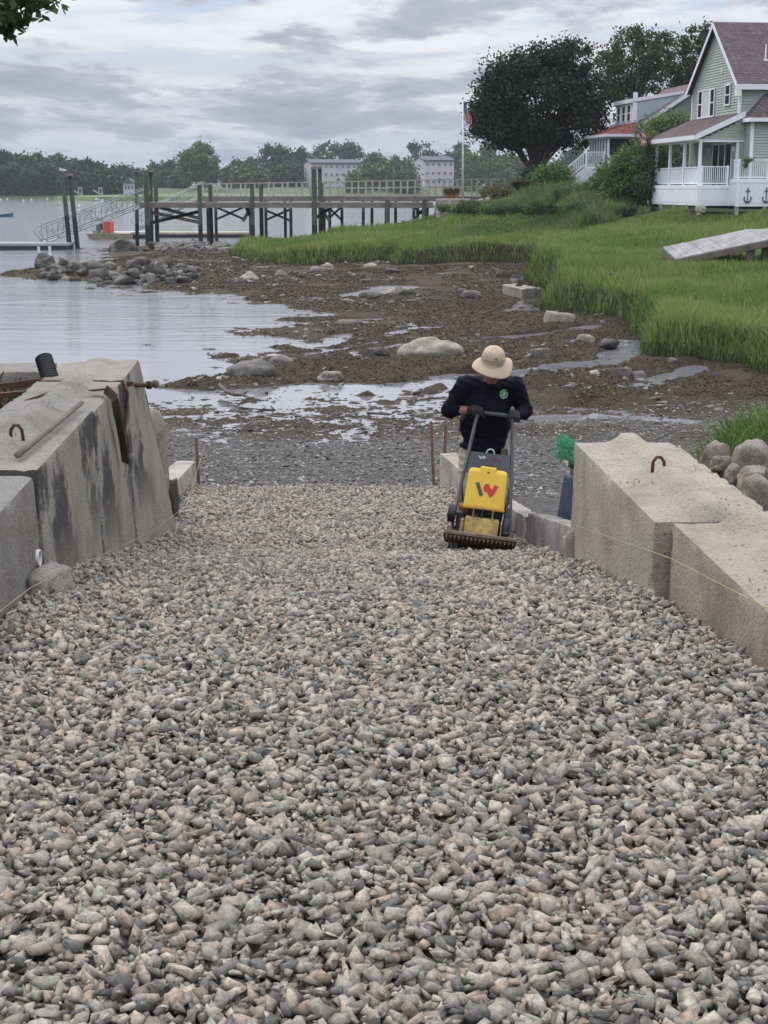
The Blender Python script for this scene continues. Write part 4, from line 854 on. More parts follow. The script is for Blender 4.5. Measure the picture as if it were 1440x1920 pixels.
# farther pier with railing
Y2 = 110.0; zd2 = Zp(369, Y2); X0, X1 = Xp(380, Y2), Xp(935, Y2)
p2 = thing('pier', 'long timber pier with a slatted wooden railing, farther out behind the low pier', 'pier', (X0, Y2, 0))
MB().box((X0, Y2, zd2 - .32), (X1, Y2 + .15, zd2)).box((X0, Y2 + 1.9, zd2 - .32), (X1, Y2 + 2.05, zd2 - .004)).build('edge_beam', TIMB, p2, world=True)
MB().box((X0, Y2 + .152, zd2 - .06), (X1, Y2 + 1.898, zd2 + .03)).build('deck', TIMB, p2, world=True)
zt2a, zt2b = Zp(345, Y2), Zp(335, Y2)
for dy in (0.07, 1.97):
    yy = Y2 + dy
    MB().bar((X0, yy, zt2a), (X1, yy, zt2b), .14, .06).build('top_rail', RAILW, p2, world=True)
    MB().bar((X0, yy, (zt2a + zd2) / 2 + .05), (X1, yy, (zt2b + zd2) / 2 + .1), .05, .10).build('middle_rail', RAILW, p2, world=True)
    k = 21
    for i in range(k):
        x = X0 + (X1 - X0) * (i + (.5 if dy > 1 else 0)) / k; zt = zt2a + (zt2b - zt2a) * (x - X0) / (X1 - X0)
        MB().box((x, yy - .06, zd2 + .031), (x + .12, yy + .06, zt - .04)).build('rail_post', RAILW, p2, world=True)
for i, px in enumerate([385, 404, 466, 498, 532, 545, 606, 618, 640, 681, 697, 724, 742, 776, 784, 832, 866, 900]):
    piling(p2, Xp(px, Y2), Y2 + (.2 if i % 2 else 1.6), zd2 - .33, r=.11, wet=2.2)
for a, b_, c_, d_ in [(404, 388, 460, 412), (404, 412, 462, 386), (500, 395, 545, 414), (500, 412, 545, 392), (612, 385, 640, 412), (640, 388, 614, 412), (776, 388, 800, 408), (800, 385, 778, 410)]:
    MB().bar(P(a, b_, Y2 + 1.0), P(c_, d_, Y2 + 1.0), .07, .16).build('cross_brace', PILD, p2, world=True)
# gangways
def gangway(label, q0, q1, w, h, bays, loc):
    t = thing('gangway', label, 'gangway', q0); d = (q1 - q0); side = Vector((-d.y, d.x, 0)).normalized() * w / 2; upv = Vector((0, 0, h)); e = d.normalized()
    MB().hexa([q0 - side + Vector((0, 0, -.1)), q1 - side + Vector((0, 0, -.1)), q1 + side + Vector((0, 0, -.1)), q0 + side + Vector((0, 0, -.1)), q0 - side, q1 - side, q1 + side, q0 + side]).build('walkway', mat('alu_deck', (.36, .36, .40), (.28, .28, .32), 3, .6), t, world=True)
    for s in (-1, 1):
        a, b = q0 + side * s, q1 + side * s; mb = MB()
        mb.tube([a, a - e * .55 + upv * .75, a - e * .35 + upv, b + e * .35 + upv, b + e * .55 + upv * .75, b], .035, 6)
        mb.tube([a + upv * .1, b + upv * .1], .05, 6)
        mb.tube([a + upv * .52, b + upv * .52], .018, 5)
        for i in range(bays + 1):
            m0 = a.lerp(b, i / bays); mb.tube([m0, m0 + upv], .025, 5)
            if i < bays: mb.tube([m0 + (Vector() if i % 2 else upv), a.lerp(b, (i + 1) / bays) + (upv if i % 2 else Vector())], .022, 5)
        mb.build('truss_rail', ALU, t, world=True)
    return t
gangway('long aluminium gangway sloping down to the float beyond the leaning pilings', P(84, 453, 97.5), P(264, 386, 101), 1.1, 1.05, 9, 0)
gangway('shorter aluminium gangway sloping down behind the pier head', P(262, 428, 112), P(374, 372, 111.5), 1.1, 1.05, 7, 0)
FLT = mat('float_wood', (.40, .36, .28), (.28, .24, .19), 1.5, .8); FLD = mat('float_dark', (.03, .032, .04), (.018, .02, .025), 2, .6)
def float_(label, px0, px1, Y, w, h=.45, m=FLT, bump=True):
    x0, x1 = Xp(px0, Y), Xp(px1, Y); t = thing('floating_dock', label, 'floating dock', ((x0 + x1) / 2, Y, 0))
    MB().box((x0, Y, -.2), (x1, Y + w, h * .62)).build('float_hull', FLD, t, world=True)
    MB().box((x0 - .05, Y - .05, h * .622), (x1 + .05, Y + w + .05, h)).build('float_deck', m, t, world=True)
    if bump:
        for px in bump: MB().box((Xp(px, Y), Y - .1, -.05), (Xp(px, Y) + .18, Y - .055, h * .55)).build('fender', mat('fender', (.6, .6, .58)), t, world=True)
    return t
float_('long grey floating dock at the foot of the long gangway', -60, 122, 95.5, 2.2, .42, mat('float_grey', (.30, .31, .33), (.22, .23, .25), 2, .8), (67, 88))
float_('low tan floating dock reaching right behind the pier head', 292, 462, 119, 2.5, .42, FLT, None)
float_('pale floating dock beside the red work barge', 196, 276, 117, 2.5, .5, mat('float_pale', (.42, .42, .42), (.32, .31, .30), 2, .8), None)
wb = thing('work_boat', 'small work barge with a red locker and a canopy moored by the pier', 'boat', (Xp(185, 116), 116, 0))
x0 = Xp(165, 116); s_ = 116 / F
MB().hexa([(x0 + .3, 115.2, -.2), (x0 + 3.2, 115.2, -.2), (x0 + 3.2, 117, -.2), (x0 + .3, 117, -.2), (x0, 115, .45), (x0 + 3.3, 115, .45), (x0 + 3.3, 117.2, .5), (x0, 117.2, .5)]).build('hull', mat('boat_tan', (.32, .28, .20), (.2, .17, .12), 3), wb, world=True)
MB().box((Xp(196, 116), 115.4, .46), (Xp(210, 116), 116.6, 1.35)).build('locker', mat('locker_red', (.50, .06, .035), (.36, .05, .03), 3, .6), wb, world=True, bevel=.03)
MB().box((Xp(181, 116), 115.5, .46), (Xp(190, 116), 116.6, 1.6)).build('console', mat('console_grey', (.12, .13, .15)), wb, world=True, bevel=.03)
MB().hexa([(Xp(174, 116), 115.2, 1.72), (Xp(197, 116), 115.2, 1.72), (Xp(197, 116), 117, 1.72), (Xp(174, 116), 117, 1.72), (Xp(176, 116), 115.4, 1.9), (Xp(195, 116), 115.4, 1.9), (Xp(195, 116), 116.8, 1.9), (Xp(176, 116), 116.8, 1.9)]).build('canopy', mat('canopy_grey', (.30, .28, .27)), wb, world=True)
for px in (176, 195, 210): MB().tube([(Xp(px, 116), 115.4, .46), (Xp(px, 116), 115.4, 1.9)], .03, 6).build('canopy_post', ALU, wb, world=True)
mb = MB(); r2 = random.Random(3)
for k in range(16): q = Vector((x0 + .2 + 1.4 * r2.random(), 115.3 + 1.5 * r2.random(), .5)); mb.ell(q, (.12 + .1 * r2.random(), .12, .1 + .2 * r2.random()), 8, 5)
mb.build('gear_heap', mat('gear', (.10, .09, .07), (.3, .26, .18), 5), wb, world=True)
def boat(label, px, py, w, Y, m, cabin=True, name='boat'):
    q = P(px, py, Y); s = w * Y / F; t = thing(name, label, 'boat', (q.x, Y, 0))
    sec = [(-.5, .18, .10), (-.3, .2, .09), (.1, .2, .10), (.35, .14, .13), (.5, .01, .17)]; v = []; f = []
    for x, hw, h in sec: v += [(x * s, -hw * s * .5, -.05), (x * s, -hw * s, h * s), (x * s, hw * s, h * s), (x * s, hw * s * .5, -.05)]
    for i in range(4):
        o = i * 4
        for k in range(4): f.append((o + k, o + (k + 1) % 4, o + 4 + (k + 1) % 4, o + 4 + k))
    f += [(0, 1, 2, 3), (16, 19, 18, 17)]
    MB().add(v, f).build('hull', m, t)
    if cabin: MB().hexa([(-.12 * s, -.1 * s, .1 * s), (.2 * s, -.1 * s, .1 * s), (.2 * s, .1 * s, .1 * s), (-.12 * s, .1 * s, .1 * s), (-.1 * s, -.08 * s, .26 * s), (.08 * s, -.08 * s, .26 * s), (.08 * s, .08 * s, .26 * s), (-.1 * s, .08 * s, .26 * s)]).build('cabin', mat('cabin_glass', (.12, .14, .17), (.5, .5, .5), 1), t)
    return t
WHB = mat('boat_white', (.62, .63, .65), (.5, .5, .52), 1, .5)
boat('white motorboat moored beyond the leaning pilings', 112, 380, 18, 330, WHB)
boat('white motorboat moored by the far bank dock', 181, 366, 24, 440, WHB)
boat('blue rowing boat at the left edge of the view', 2, 404, 46, 205, mat('boat_blue', (.05, .13, .22), (.04, .09, .16), 1, .5), False, 'rowing_boat')
for i, (px, Y) in enumerate([(3, 470), (15, 500), (45, 440), (60, 480), (90, 500), (149, 300)]):
    q = Xp(px, Y); t = thing('mooring_buoy', 'small white mooring buoy floating off the far bank', 'buoy', (q, Y, 0), group='mooring buoys off the far bank')
    MB().ell((0, 0, .22), (.28, .28, .26), 10, 7).tube([(0, 0, .45), (0, 0, .62)], .06, 6).build('buoy_float', WHB, t, smooth=True)
# far dock frames
for lab, px, Y in (('thin dock frame left, far away at the foot of the dark trees', 152, 500), ('thin dock frame right of two, far away at the foot of the dark trees', 190, 500)):
    t = thing('dock_frame', lab, 'dock', (Xp(px, Y), Y, 0)); s = Y / F
    for dx in (-3, 3): MB().tube([(Xp(px + dx, Y), Y, -.3), (Xp(px + dx, Y), Y, 22 * s)], .18, 6).build('post', RAILW, t, world=True)
    MB().bar((Xp(px - 3, Y), Y, 21 * s), (Xp(px + 3, Y), Y, 21 * s), .3, .3).build('cap_board', RAILW, t, world=True)
    MB().bar((Xp(px - 14, Y), Y, 17 * s), (Xp(px + 12, Y), Y, 3 * s), .8, .4).build('ramp', ALU, t, world=True)

# ============================================================ TREES
def leaf_mesh(name, blobs, nclump, nleaf, leaf, m, parent, seed, world=True, spread=.5, shell=.55, flat=.8):
    """crown of leaf-sized faces gathered in clumps inside ellipsoid lobes"""
    r = np.random.default_rng(seed); w = np.array([b[3] * b[4] * b[5] for b in blobs]) ** .67; w /= w.sum()
    bi = r.choice(len(blobs), nclump, p=w); B = np.array(blobs)[bi]
    d = r.normal(size=(nclump, 3)); d /= np.linalg.norm(d, axis=1)[:, None]; rad = shell + (1 - shell) * r.random(nclump) ** .6; rad = np.where(r.random(nclump) < .25, r.random(nclump) ** .5, rad)
    c = B[:, :3] + d * rad[:, None] * B[:, 3:6]
    cs = spread * (.5 + r.random(nclump)); n = nclump * nleaf; ci = np.repeat(np.arange(nclump), nleaf)
    p = c[ci] + r.normal(size=(n, 3)) * cs[ci][:, None] * np.array([1, 1, flat]) * .55
    R = rand_rot(n, r); s = leaf * (.6 + .8 * r.random(n))
    q = np.array([[-.5, 0, 0], [0, -.32, .06], [.5, 0, 0], [0, .32, .06]]); V = np.einsum('nij,vj->nvi', R, q) * s[:, None, None] + p[:, None, :]
    f = np.arange(n * 4)
    o = link(name, np_mesh(name, V.reshape(-1, 3), f, np.full(n, 4)), m, parent, world); return c
def tree(kind, label, base, H, blobs, m, nclump, nleaf, leaf, seed, trunk_r=.2, barkm=None, group=None, spread=.5, limbs=10, cat='tree', trunk_h=.35, shell=.55):
    base = Vector(base); t = thing(kind, label, cat, base, group=group); B = [(base.x + b[0], base.y + b[1], base.z + b[2], *b[3:]) for b in blobs]
    c = leaf_mesh('crown', B, nclump, nleaf, leaf, m, t, seed, spread=spread, shell=shell)
    mb = MB(); top = base + Vector((0, 0, H * trunk_h)); cen = Vector(np.mean(c, axis=0)); mb.tube([base - Vector((0, 0, .3)), base.lerp(top, .5) + Vector((trunk_r * .3, 0, 0)), top], [trunk_r * 1.25, trunk_r, trunk_r * .85], 8)
    r = random.Random(seed)
    for k in range(limbs):
        e = Vector(c[r.randrange(len(c))]); mid = top.lerp(e, .5) + Vector((0, 0, .04 * H)) ; mb.tube([top.lerp(base, .1 * r.random()), mid, e], [trunk_r * .5, trunk_r * .28, trunk_r * .08], 5)
    mb.build('trunk', barkm or BARK, t, world=True); return t
BARK = mat('bark', (.055, .045, .038), (.03, .025, .02), 6, .9)
def leafm(name, a, b, c, trans=.2, big=(.35, (.7, .75, .7))): return island_mat(name, [a, b, c], .6, trans=trans, noise_amt=.2, nscale=1, spec=.25, big=big)
L_MAPLE = leafm('leaf_maple', (.024, .033, .016), (.017, .023, .013), (.038, .046, .020), .12)
L_TALL = leafm('leaf_locust', (.055, .085, .026), (.04, .062, .02), (.075, .10, .036), .25)
L_BUSH = leafm('leaf_bush', (.085, .165, .038), (.055, .115, .026), (.12, .21, .05), .22)
L_SHRUB = leafm('leaf_shrub', (.055, .085, .03), (.038, .062, .024), (.075, .11, .04), .2)
L_WIL = leafm('leaf_willow', (.14, .19, .07), (.10, .15, .05), (.17, .22, .09), .25)
L_FAR = [leafm('leaf_far_%s' % k, *v, .1, (.08, (.75, .8, .75))) for k, v in {'dark': ((.028, .052, .018), (.018, .036, .014), (.040, .068, .022)), 'mid': ((.045, .085, .026), (.030, .060, .020), (.062, .108, .032)), 'light': ((.075, .130, .034), (.055, .10, .028), (.095, .155, .042))}.items()]
# dark maple
b = P(1003, 330, 105); s = 105 / F; gz = 3.3; b.z = gz; pz = lambda py: Zp(py, 105) - gz; px_ = lambda x: (x - 1003) * s
lobes = [(px_(1010), 0, pz(190), 3.2, 3.2, 3.0), (px_(935), .5, pz(215), 1.9, 2.4, 2.2), (px_(1085), 0, pz(175), 1.7, 2.2, 2.2), (px_(1000), -.5, pz(130), 2.0, 2.2, 1.6), (px_(1060), 0, pz(115), 1.7, 1.9, 1.3), (px_(950), 0, pz(150), 1.7, 2, 1.5), (px_(1065), -.6, pz(235), 1.9, 2, 1.5), (px_(955), 0, pz(250), 1.7, 2, 1.0), (px_(912), 0, pz(235), 1.0, 1.4, 1.6), (px_(1020), 0, pz(258), 1.6, 1.8, .85), (px_(1105), 0, pz(215), .9, 1.2, 1.3), (px_(920), 0, pz(185), 1.1, 1.3, 1.0), (px_(890 + 12), 0, pz(200), .6, .9, .8)]
tree('maple_tree', 'big dark purple leaved maple tree with a rounded crown near the flagpole', b, 10, lobes, L_MAPLE, 620, 85, .22, 11, .26, spread=.60, limbs=30, trunk_h=.14)
b = P(1170, 330, 128); gz = 3.6; b.z = gz; s = 128 / F; pz = lambda py: Zp(py, 128) - gz; px_ = lambda x: (x - 1170) * s
tree('tall_tree', 'tall airy green tree between the maple and the green house', b, 13, [(px_(1180), 0, pz(110), 2.2, 2.2, 2.6), (px_(1145), 0, pz(130), 1.4, 1.8, 1.9), (px_(1215), 0, pz(100), 1.6, 1.8, 2.2), (px_(1200), 0, pz(170), 1.8, 2, 2.0), (px_(1185), 0, pz(75), 1.0, 1.2, .9), (px_(1150), 0, pz(165), 1.2, 1.4, 1.0), (px_(1165), 0, pz(222), 1.2, 1.2, .8), (px_(1225), 0, pz(80), .8, .9, .9)], L_TALL, 190, 55, .26, 12, .28, spread=.62, limbs=26, trunk_h=.35, shell=.8)
b = P(1285, 330, 131); gz = 3.6; b.z = gz; s = 131 / F; pz = lambda py: Zp(py, 131) - gz; px_ = lambda x: (x - 1285) * s
tree('tall_tree', 'tall airy green tree directly behind the green house gable', b, 13, [(px_(1290), 0, pz(100), 1.6, 1.8, 2.3), (px_(1272), 0, pz(135), 1.4, 1.8, 2.0), (px_(1310), 0, pz(75), 1.1, 1.4, 1.1), (px_(1265), 0, pz(85), .9, 1.1, 1.1), (px_(1310), 0, pz(150), 1.4, 1.5, 2.0), (px_(1262), 0, pz(165), 1.0, 1.2, .8)], L_TALL, 130, 55, .26, 13, .24, spread=.6, limbs=18, trunk_h=.4)
# bushes
def bush(kind, label, px, py, Y, lob, m, ncl, nl, leaf, seed, spread=.45, gz=None, cat='bush', shell=.5):
    b = P(px, py, Y); s = Y / F; L_ = [((lx - px) * s, dy, (py - ly) * s, rx, ry, rz) for lx, ly, dy, rx, ry, rz in lob]
    return tree(kind, label, b, 1.4, L_, m, ncl, nl, leaf, seed, .07, spread=spread, limbs=8, cat=cat, trunk_h=.2, shell=shell)
bush('large_bush', 'big bright green bush between the two houses', 1195, 392, 89, [(1190, 320, 0, 1.6, 1.6, 1.5), (1165, 345, -.3, 1.2, 1.3, 1.1), (1215, 350, 0, 1.1, 1.2, 1.2), (1205, 290, 0, 1.1, 1.2, 1.1), (1145, 330, 0, .8, .9, .7), (1185, 370, -.3, 1.4, 1.2, .8), (1222, 310, 0, .6, 1, 1.2)], L_BUSH, 300, 60, .15, 21, .42)
bush('willowy_shrub', 'tall light green willowy shrub against the neighbouring house', 1245, 330, 93, [(1240, 250, 0, 1.5, 1, .9), (1270, 240, 0, 1.2, 1, .8), (1215, 255, 0, .8, 1, .7), (1250, 285, 0, 1.6, 1, 1.0)], L_WIL, 150, 55, .15, 22, .4)
bush('dark_bush', 'dark shaded bush next to the screened porch', 1222, 392, 86.5, [(1214, 350, 0, .7, .9, 1.2), (1222, 310, .4, .8, .9, 1.5), (1255, 330, 2.5, 1.2, .8, 1.7)], L_SHRUB, 110, 55, .15, 23, .4)
bush('round_bush', 'mid green bush under the dark maple', 1040, 352, 98, [(1040, 328, 0, 1.1, 1, .9), (1020, 335, 0, .7, .8, .7), (1060, 335, 0, .6, .8, .6)], L_BUSH, 110, 50, .13, 24, .35)
bush('small_bush', 'small pale green shrub on the bank before the stairs', 1056, 372, 93, [(1056, 360, 0, .55, .6, .5), (1045, 366, 0, .35, .4, .3)], L_WIL, 50, 40, .10, 25, .25)
bush('small_bush', 'dark shrub behind the ornamental grass clump', 1000, 350, 101, [(1002, 335, 0, .8, .8, .7), (985, 342, 0, .5, .6, .4)], L_SHRUB, 60, 45, .13, 26, .3)
bush('flower_bed', 'flowering plants with orange blooms at the pier landing', 925, 376, 97, [(915, 362, 0, .5, .5, .35), (935, 358, 0, .6, .5, .45), (950, 362, .3, .4, .5, .4)], leafm('leaf_flower', (.06, .11, .03), (.20, .09, .03), (.08, .13, .035), .2, None), 60, 45, .09, 27, .22, cat='flower bed')
bush('low_bush', 'low weedy bush at the edge of the seawall stones', 870, 396, 95, [(866, 385, 0, .35, .4, .35), (885, 388, 0, .5, .4, .3)], L_SHRUB, 40, 40, .09, 28, .2)
bush('far_garden_bush', 'dark green bush at the foot of the white stairs', 1118, 362, 95, [(1120, 340, 0, .6, .6, .6), (1135, 352, 0, .7, .6, .6), (1100, 356, 0, .5, .5, .35)], L_BUSH, 70, 45, .12, 29, .3)
rb = random.Random(31)
for i in range(15):
    px = 835 + i * 25 + rb.uniform(-7, 7); py = 397 + rb.uniform(-2, 3) + (2 if i > 8 else 0); k = rb.uniform(.8, 1.3)
    b = P(px, py, 87 - .25 * i); lb = leaf_mesh
    t = thing('low_shrub', 'low dark shrub in the row where the marsh meets the weedy bank', 'shrub', b, group='low shrubs along the foot of the bank')
    leaf_mesh('foliage', [(0, 0, .16 * k, .45 * k, .35, .28 * k), (.3 * k, 0, .10, .35 * k, .3, .2 * k)], 26, 42, .09, [L_SHRUB, L_BUSH][i % 3 == 0], t, 330 + i, world=False, spread=.24)
    MB().tube([(0, 0, -.1), (.03, 0, .3)], .03, 6).build('stem', BARK, t)
og = P(977, 362, 98); t = thing('ornamental_grass', 'round clump of pale ornamental grass on the bank', 'ornamental grass', og); n = 2600; r_ = np.random.default_rng(8); a = r_.random(n) * 6.28; q = r_.random(n) ** .5 * .22
o = blades('grass_blades', q * np.cos(a), q * np.sin(a), np.zeros(n), .75 + .5 * r_.random(n), np.full(n, .03), leafm('leaf_clump', (.10, .125, .05), (.08, .105, .04), (.14, .16, .07), .2, None), r_, 1.0, 3, .3); o.parent = t
# potted plants by the landing
for i, (px, py) in enumerate([(838, 372), (846, 372), (856, 371)]):
    q = P(px, py, 98.2); t = thing('potted_plant', ['leftmost potted shrub on the pier landing', 'middle potted shrub on the pier landing', 'potted shrub nearest the flagpole'][i], 'potted plant', q, group='potted shrubs on the pier landing')
    MB().tube([(0, 0, -.05), (0, 0, .28)], [.13, .18], 12).build('pot', mat('terracotta', (.30, .13, .07)), t)
    leaf_mesh('foliage', [(0, 0, .42, .22, .22, .2)], 25, 40, .07, leafm('leaf_pot', (.12, .09, .03), (.05, .09, .03), (.16, .07, .04), .2, None), t, 50 + i, world=False, spread=.15)
# seawall of pale stones at pier landing
sw = thing('seawall', 'pale stacked stone seawall at the pier landing', 'seawall', (Xp(845, 97.5), 97.5, 1.5)); r3 = random.Random(9)
SWM = mat('seawall_stone', (.36, .33, .30), (.24, .215, .19), 2, .9, .01, 12)
for k in range(3):
    for j in range(4):
        x = Xp(818, 97) + j * .55 + (.25 if k % 2 else 0); z0 = 3.2 - .42 * (k + 1) + .02; MB().box((x, 97, z0), (x + .53, 97.7, z0 + .40)).build('stone_block', SWM, sw, world=True, bevel=.04)
for i in range(16):
    px = 868 + 52 * r3.random(); t_ = (px - 868) / 52; py = 392 - 14 * t_ + r3.uniform(-4, 4); q = P(px, py, 96.3); w = r3.uniform(.3, .7)
    rock('pale riprap stone at the pier landing bank', q, (w, w * .8, w * .6), 'pale', 600 + i, r3.uniform(0, 3), group='riprap stones at the pier landing', sub=3, boxy=.4)
# overhanging leaves upper left (of a tree standing left of the camera)
LN = leafm('leaf_near', (.045, .075, .022), (.03, .05, .018), (.06, .095, .03), .3, None)
bt = Vector((-7.5, 12.5, .2)); t = thing('overhanging_tree', 'leafy branch tips hanging into the upper left corner of the sky', 'tree', bt)
cb = [P(-40, -30, 12), P(15, 8, 12), P(20, 30, 12), P(70, -8, 12), P(92, 4, 12), P(10, 45, 12), P(-60, 10, 12), P(40, -5, 12)]
leaf_mesh('crown', [(*(cb[0] + Vector((-.9, .0, .9))), 1.1, .8, 1.0), (*(bt + Vector((.3, 0, 7.4))), 2.0, 2.0, 1.6), (*(bt + Vector((2, .5, 8.4))), 1.8, 1.6, 1.0)], 160, 60, .10, LN, t, 70, spread=.3)
leaf_mesh('twig_leaves', [(*c_, .09, .12, .05) for c_ in cb[1:]], 26, 18, .085, LN, t, 71, spread=.10)
MB().tube([bt, bt + Vector((.2, 0, 4)), bt + Vector((1.2, .2, 6.6)), cb[0] + Vector((-.5, 0, .5)), cb[3]], [.24, .20, .12, .035, .012], 8).tube([cb[0] + Vector((-.5, 0, .5)), cb[1], cb[5]], [.03, .012, .006], 6).build('trunk', BARK, t, world=True)

# ---- far shore trees, buildings
r4 = random.Random(12)
GT1, GT2 = 'dark trees on the far left bank', 'trees along the far shore behind the piers'
def far_tree(px, ptop, wpx, Y, kind, seed, label=None, group=None, pbase=368, n=34):
    s = Y / F; b = P(px, pbase, Y); b.z = float(far_h(np.array([b.x]), np.array([b.y]))[0]) if Y > 533 else .8
    H = P(px, ptop, Y).z - b.z; w = wpx * s / 2; rr5 = random.Random(seed); lob = [(0, 0, H * .5, w * .85, w * .7, H * .42), (-w * .3, 0, H * .25, w * .6, w * .5, H * .24), (w * .3, 0, H * .22, w * .6, w * .5, H * .22)]
    for k in range(6):
        a = rr5.uniform(0, 6.28); lob.append((math.cos(a) * w * .55, math.sin(a) * w * .4, H * rr5.uniform(.35, .8), w * rr5.uniform(.3, .5), w * .4, H * rr5.uniform(.15, .24)))
    lob.append((rr5.uniform(-.2, .2) * w, 0, H * .84, w * .45, w * .4, H * .14))
    tree('far_tree', label or {GT1: 'dark bluish tree in the dense wood on the far left bank', GT2: 'hazy green tree in the row on the far shore behind the piers'}[group], b, H, lob, L_FAR[kind], int(n * 1.8), 30, 1.25, seed, .35, group=None if label else group, spread=1.7, limbs=3, trunk_h=.2, shell=.3)
GT1, GT2 = 'dark trees on the far left bank', 'trees along the far shore behind the piers'
row = [(-50, 285, 70), (-18, 288, 60), (5, 283, 50), (30, 287, 50), (55, 290, 44), (75, 284, 40), (92, 294, 40), (113, 291, 30), (130, 303, 36), (150, 302, 34), (170, 299, 36), (190, 306, 34), (212, 312, 34), (232, 312, 34)]
for i, (px, tp, w) in enumerate(row): far_tree(px, tp, w, 550 + 12 * (i % 2), 0, 700 + i, None, GT1, n=46); far_tree(px + 14, tp + 22, w * .9, 540, 0, 740 + i, None, GT1, n=34)
for i, (px, tp, w, k, Y) in enumerate([(258, 320, 22, 0, 600), (296, 303, 30, 1, 620), (318, 299, 30, 1, 620), (308, 318, 36, 1, 580), (336, 325, 30, 1, 570), (345, 318, 24, 2, 600), (430, 308, 34, 1, 640), (445, 300, 28, 1, 660), (470, 292, 34, 1, 620), (455, 318, 40, 2, 570), (480, 316, 40, 2, 575), (505, 268, 62, 0, 640), (535, 278, 46, 0, 640), (556, 275, 40, 0, 650), (548, 305, 44, 1, 600), (520, 312, 44, 1, 590), (575, 282, 44, 1, 720), (610, 257, 56, 1, 740), (640, 262, 56, 0, 740), (665, 268, 36, 0, 740), (690, 296, 36, 1, 700), (708, 285, 46, 1, 690), (700, 305, 60, 2, 560), (735, 292, 60, 2, 560), (760, 300, 44, 2, 565), (782, 260, 54, 0, 720), (812, 276, 44, 0, 720), (840, 282, 40, 0, 720), (865, 272, 44, 0, 680), (862, 262, 34, 0, 700), (885, 285, 60, 2, 560), (910, 262, 50, 1, 600), (940, 285, 60, 2, 560), (968, 290, 50, 1, 570), (990, 300, 50, 0, 600), (1025, 305, 60, 0, 600), (1080, 268, 44, 1, 640), (1062, 280, 44, 1, 640), (1100, 290, 44, 1, 640), (760, 322, 60, 1, 550), (665, 325, 30, 2, 548), (1140, 300, 60, 0, 640), (1200, 290, 60, 0, 640), (1010, 322, 50, 2, 560), (950, 322, 50, 2, 555)]):
    far_tree(px, tp, w, Y, k, 800 + i, group=GT2, n=46)
far_tree(377, 264, 78, 560, 2, 900, 'large round lone tree standing tallest behind the shorter gangway', n=110)
FW = mat('apartment_wall', (.46, .42, .46), (.40, .37, .41), .3, .8); FRF = mat('apartment_roof', (.07, .075, .10), (.055, .058, .08), .3, .8); FG = mat('far_glass', (.06, .07, .10), rough=.3); FT = mat('far_trim', (.6, .58, .6))
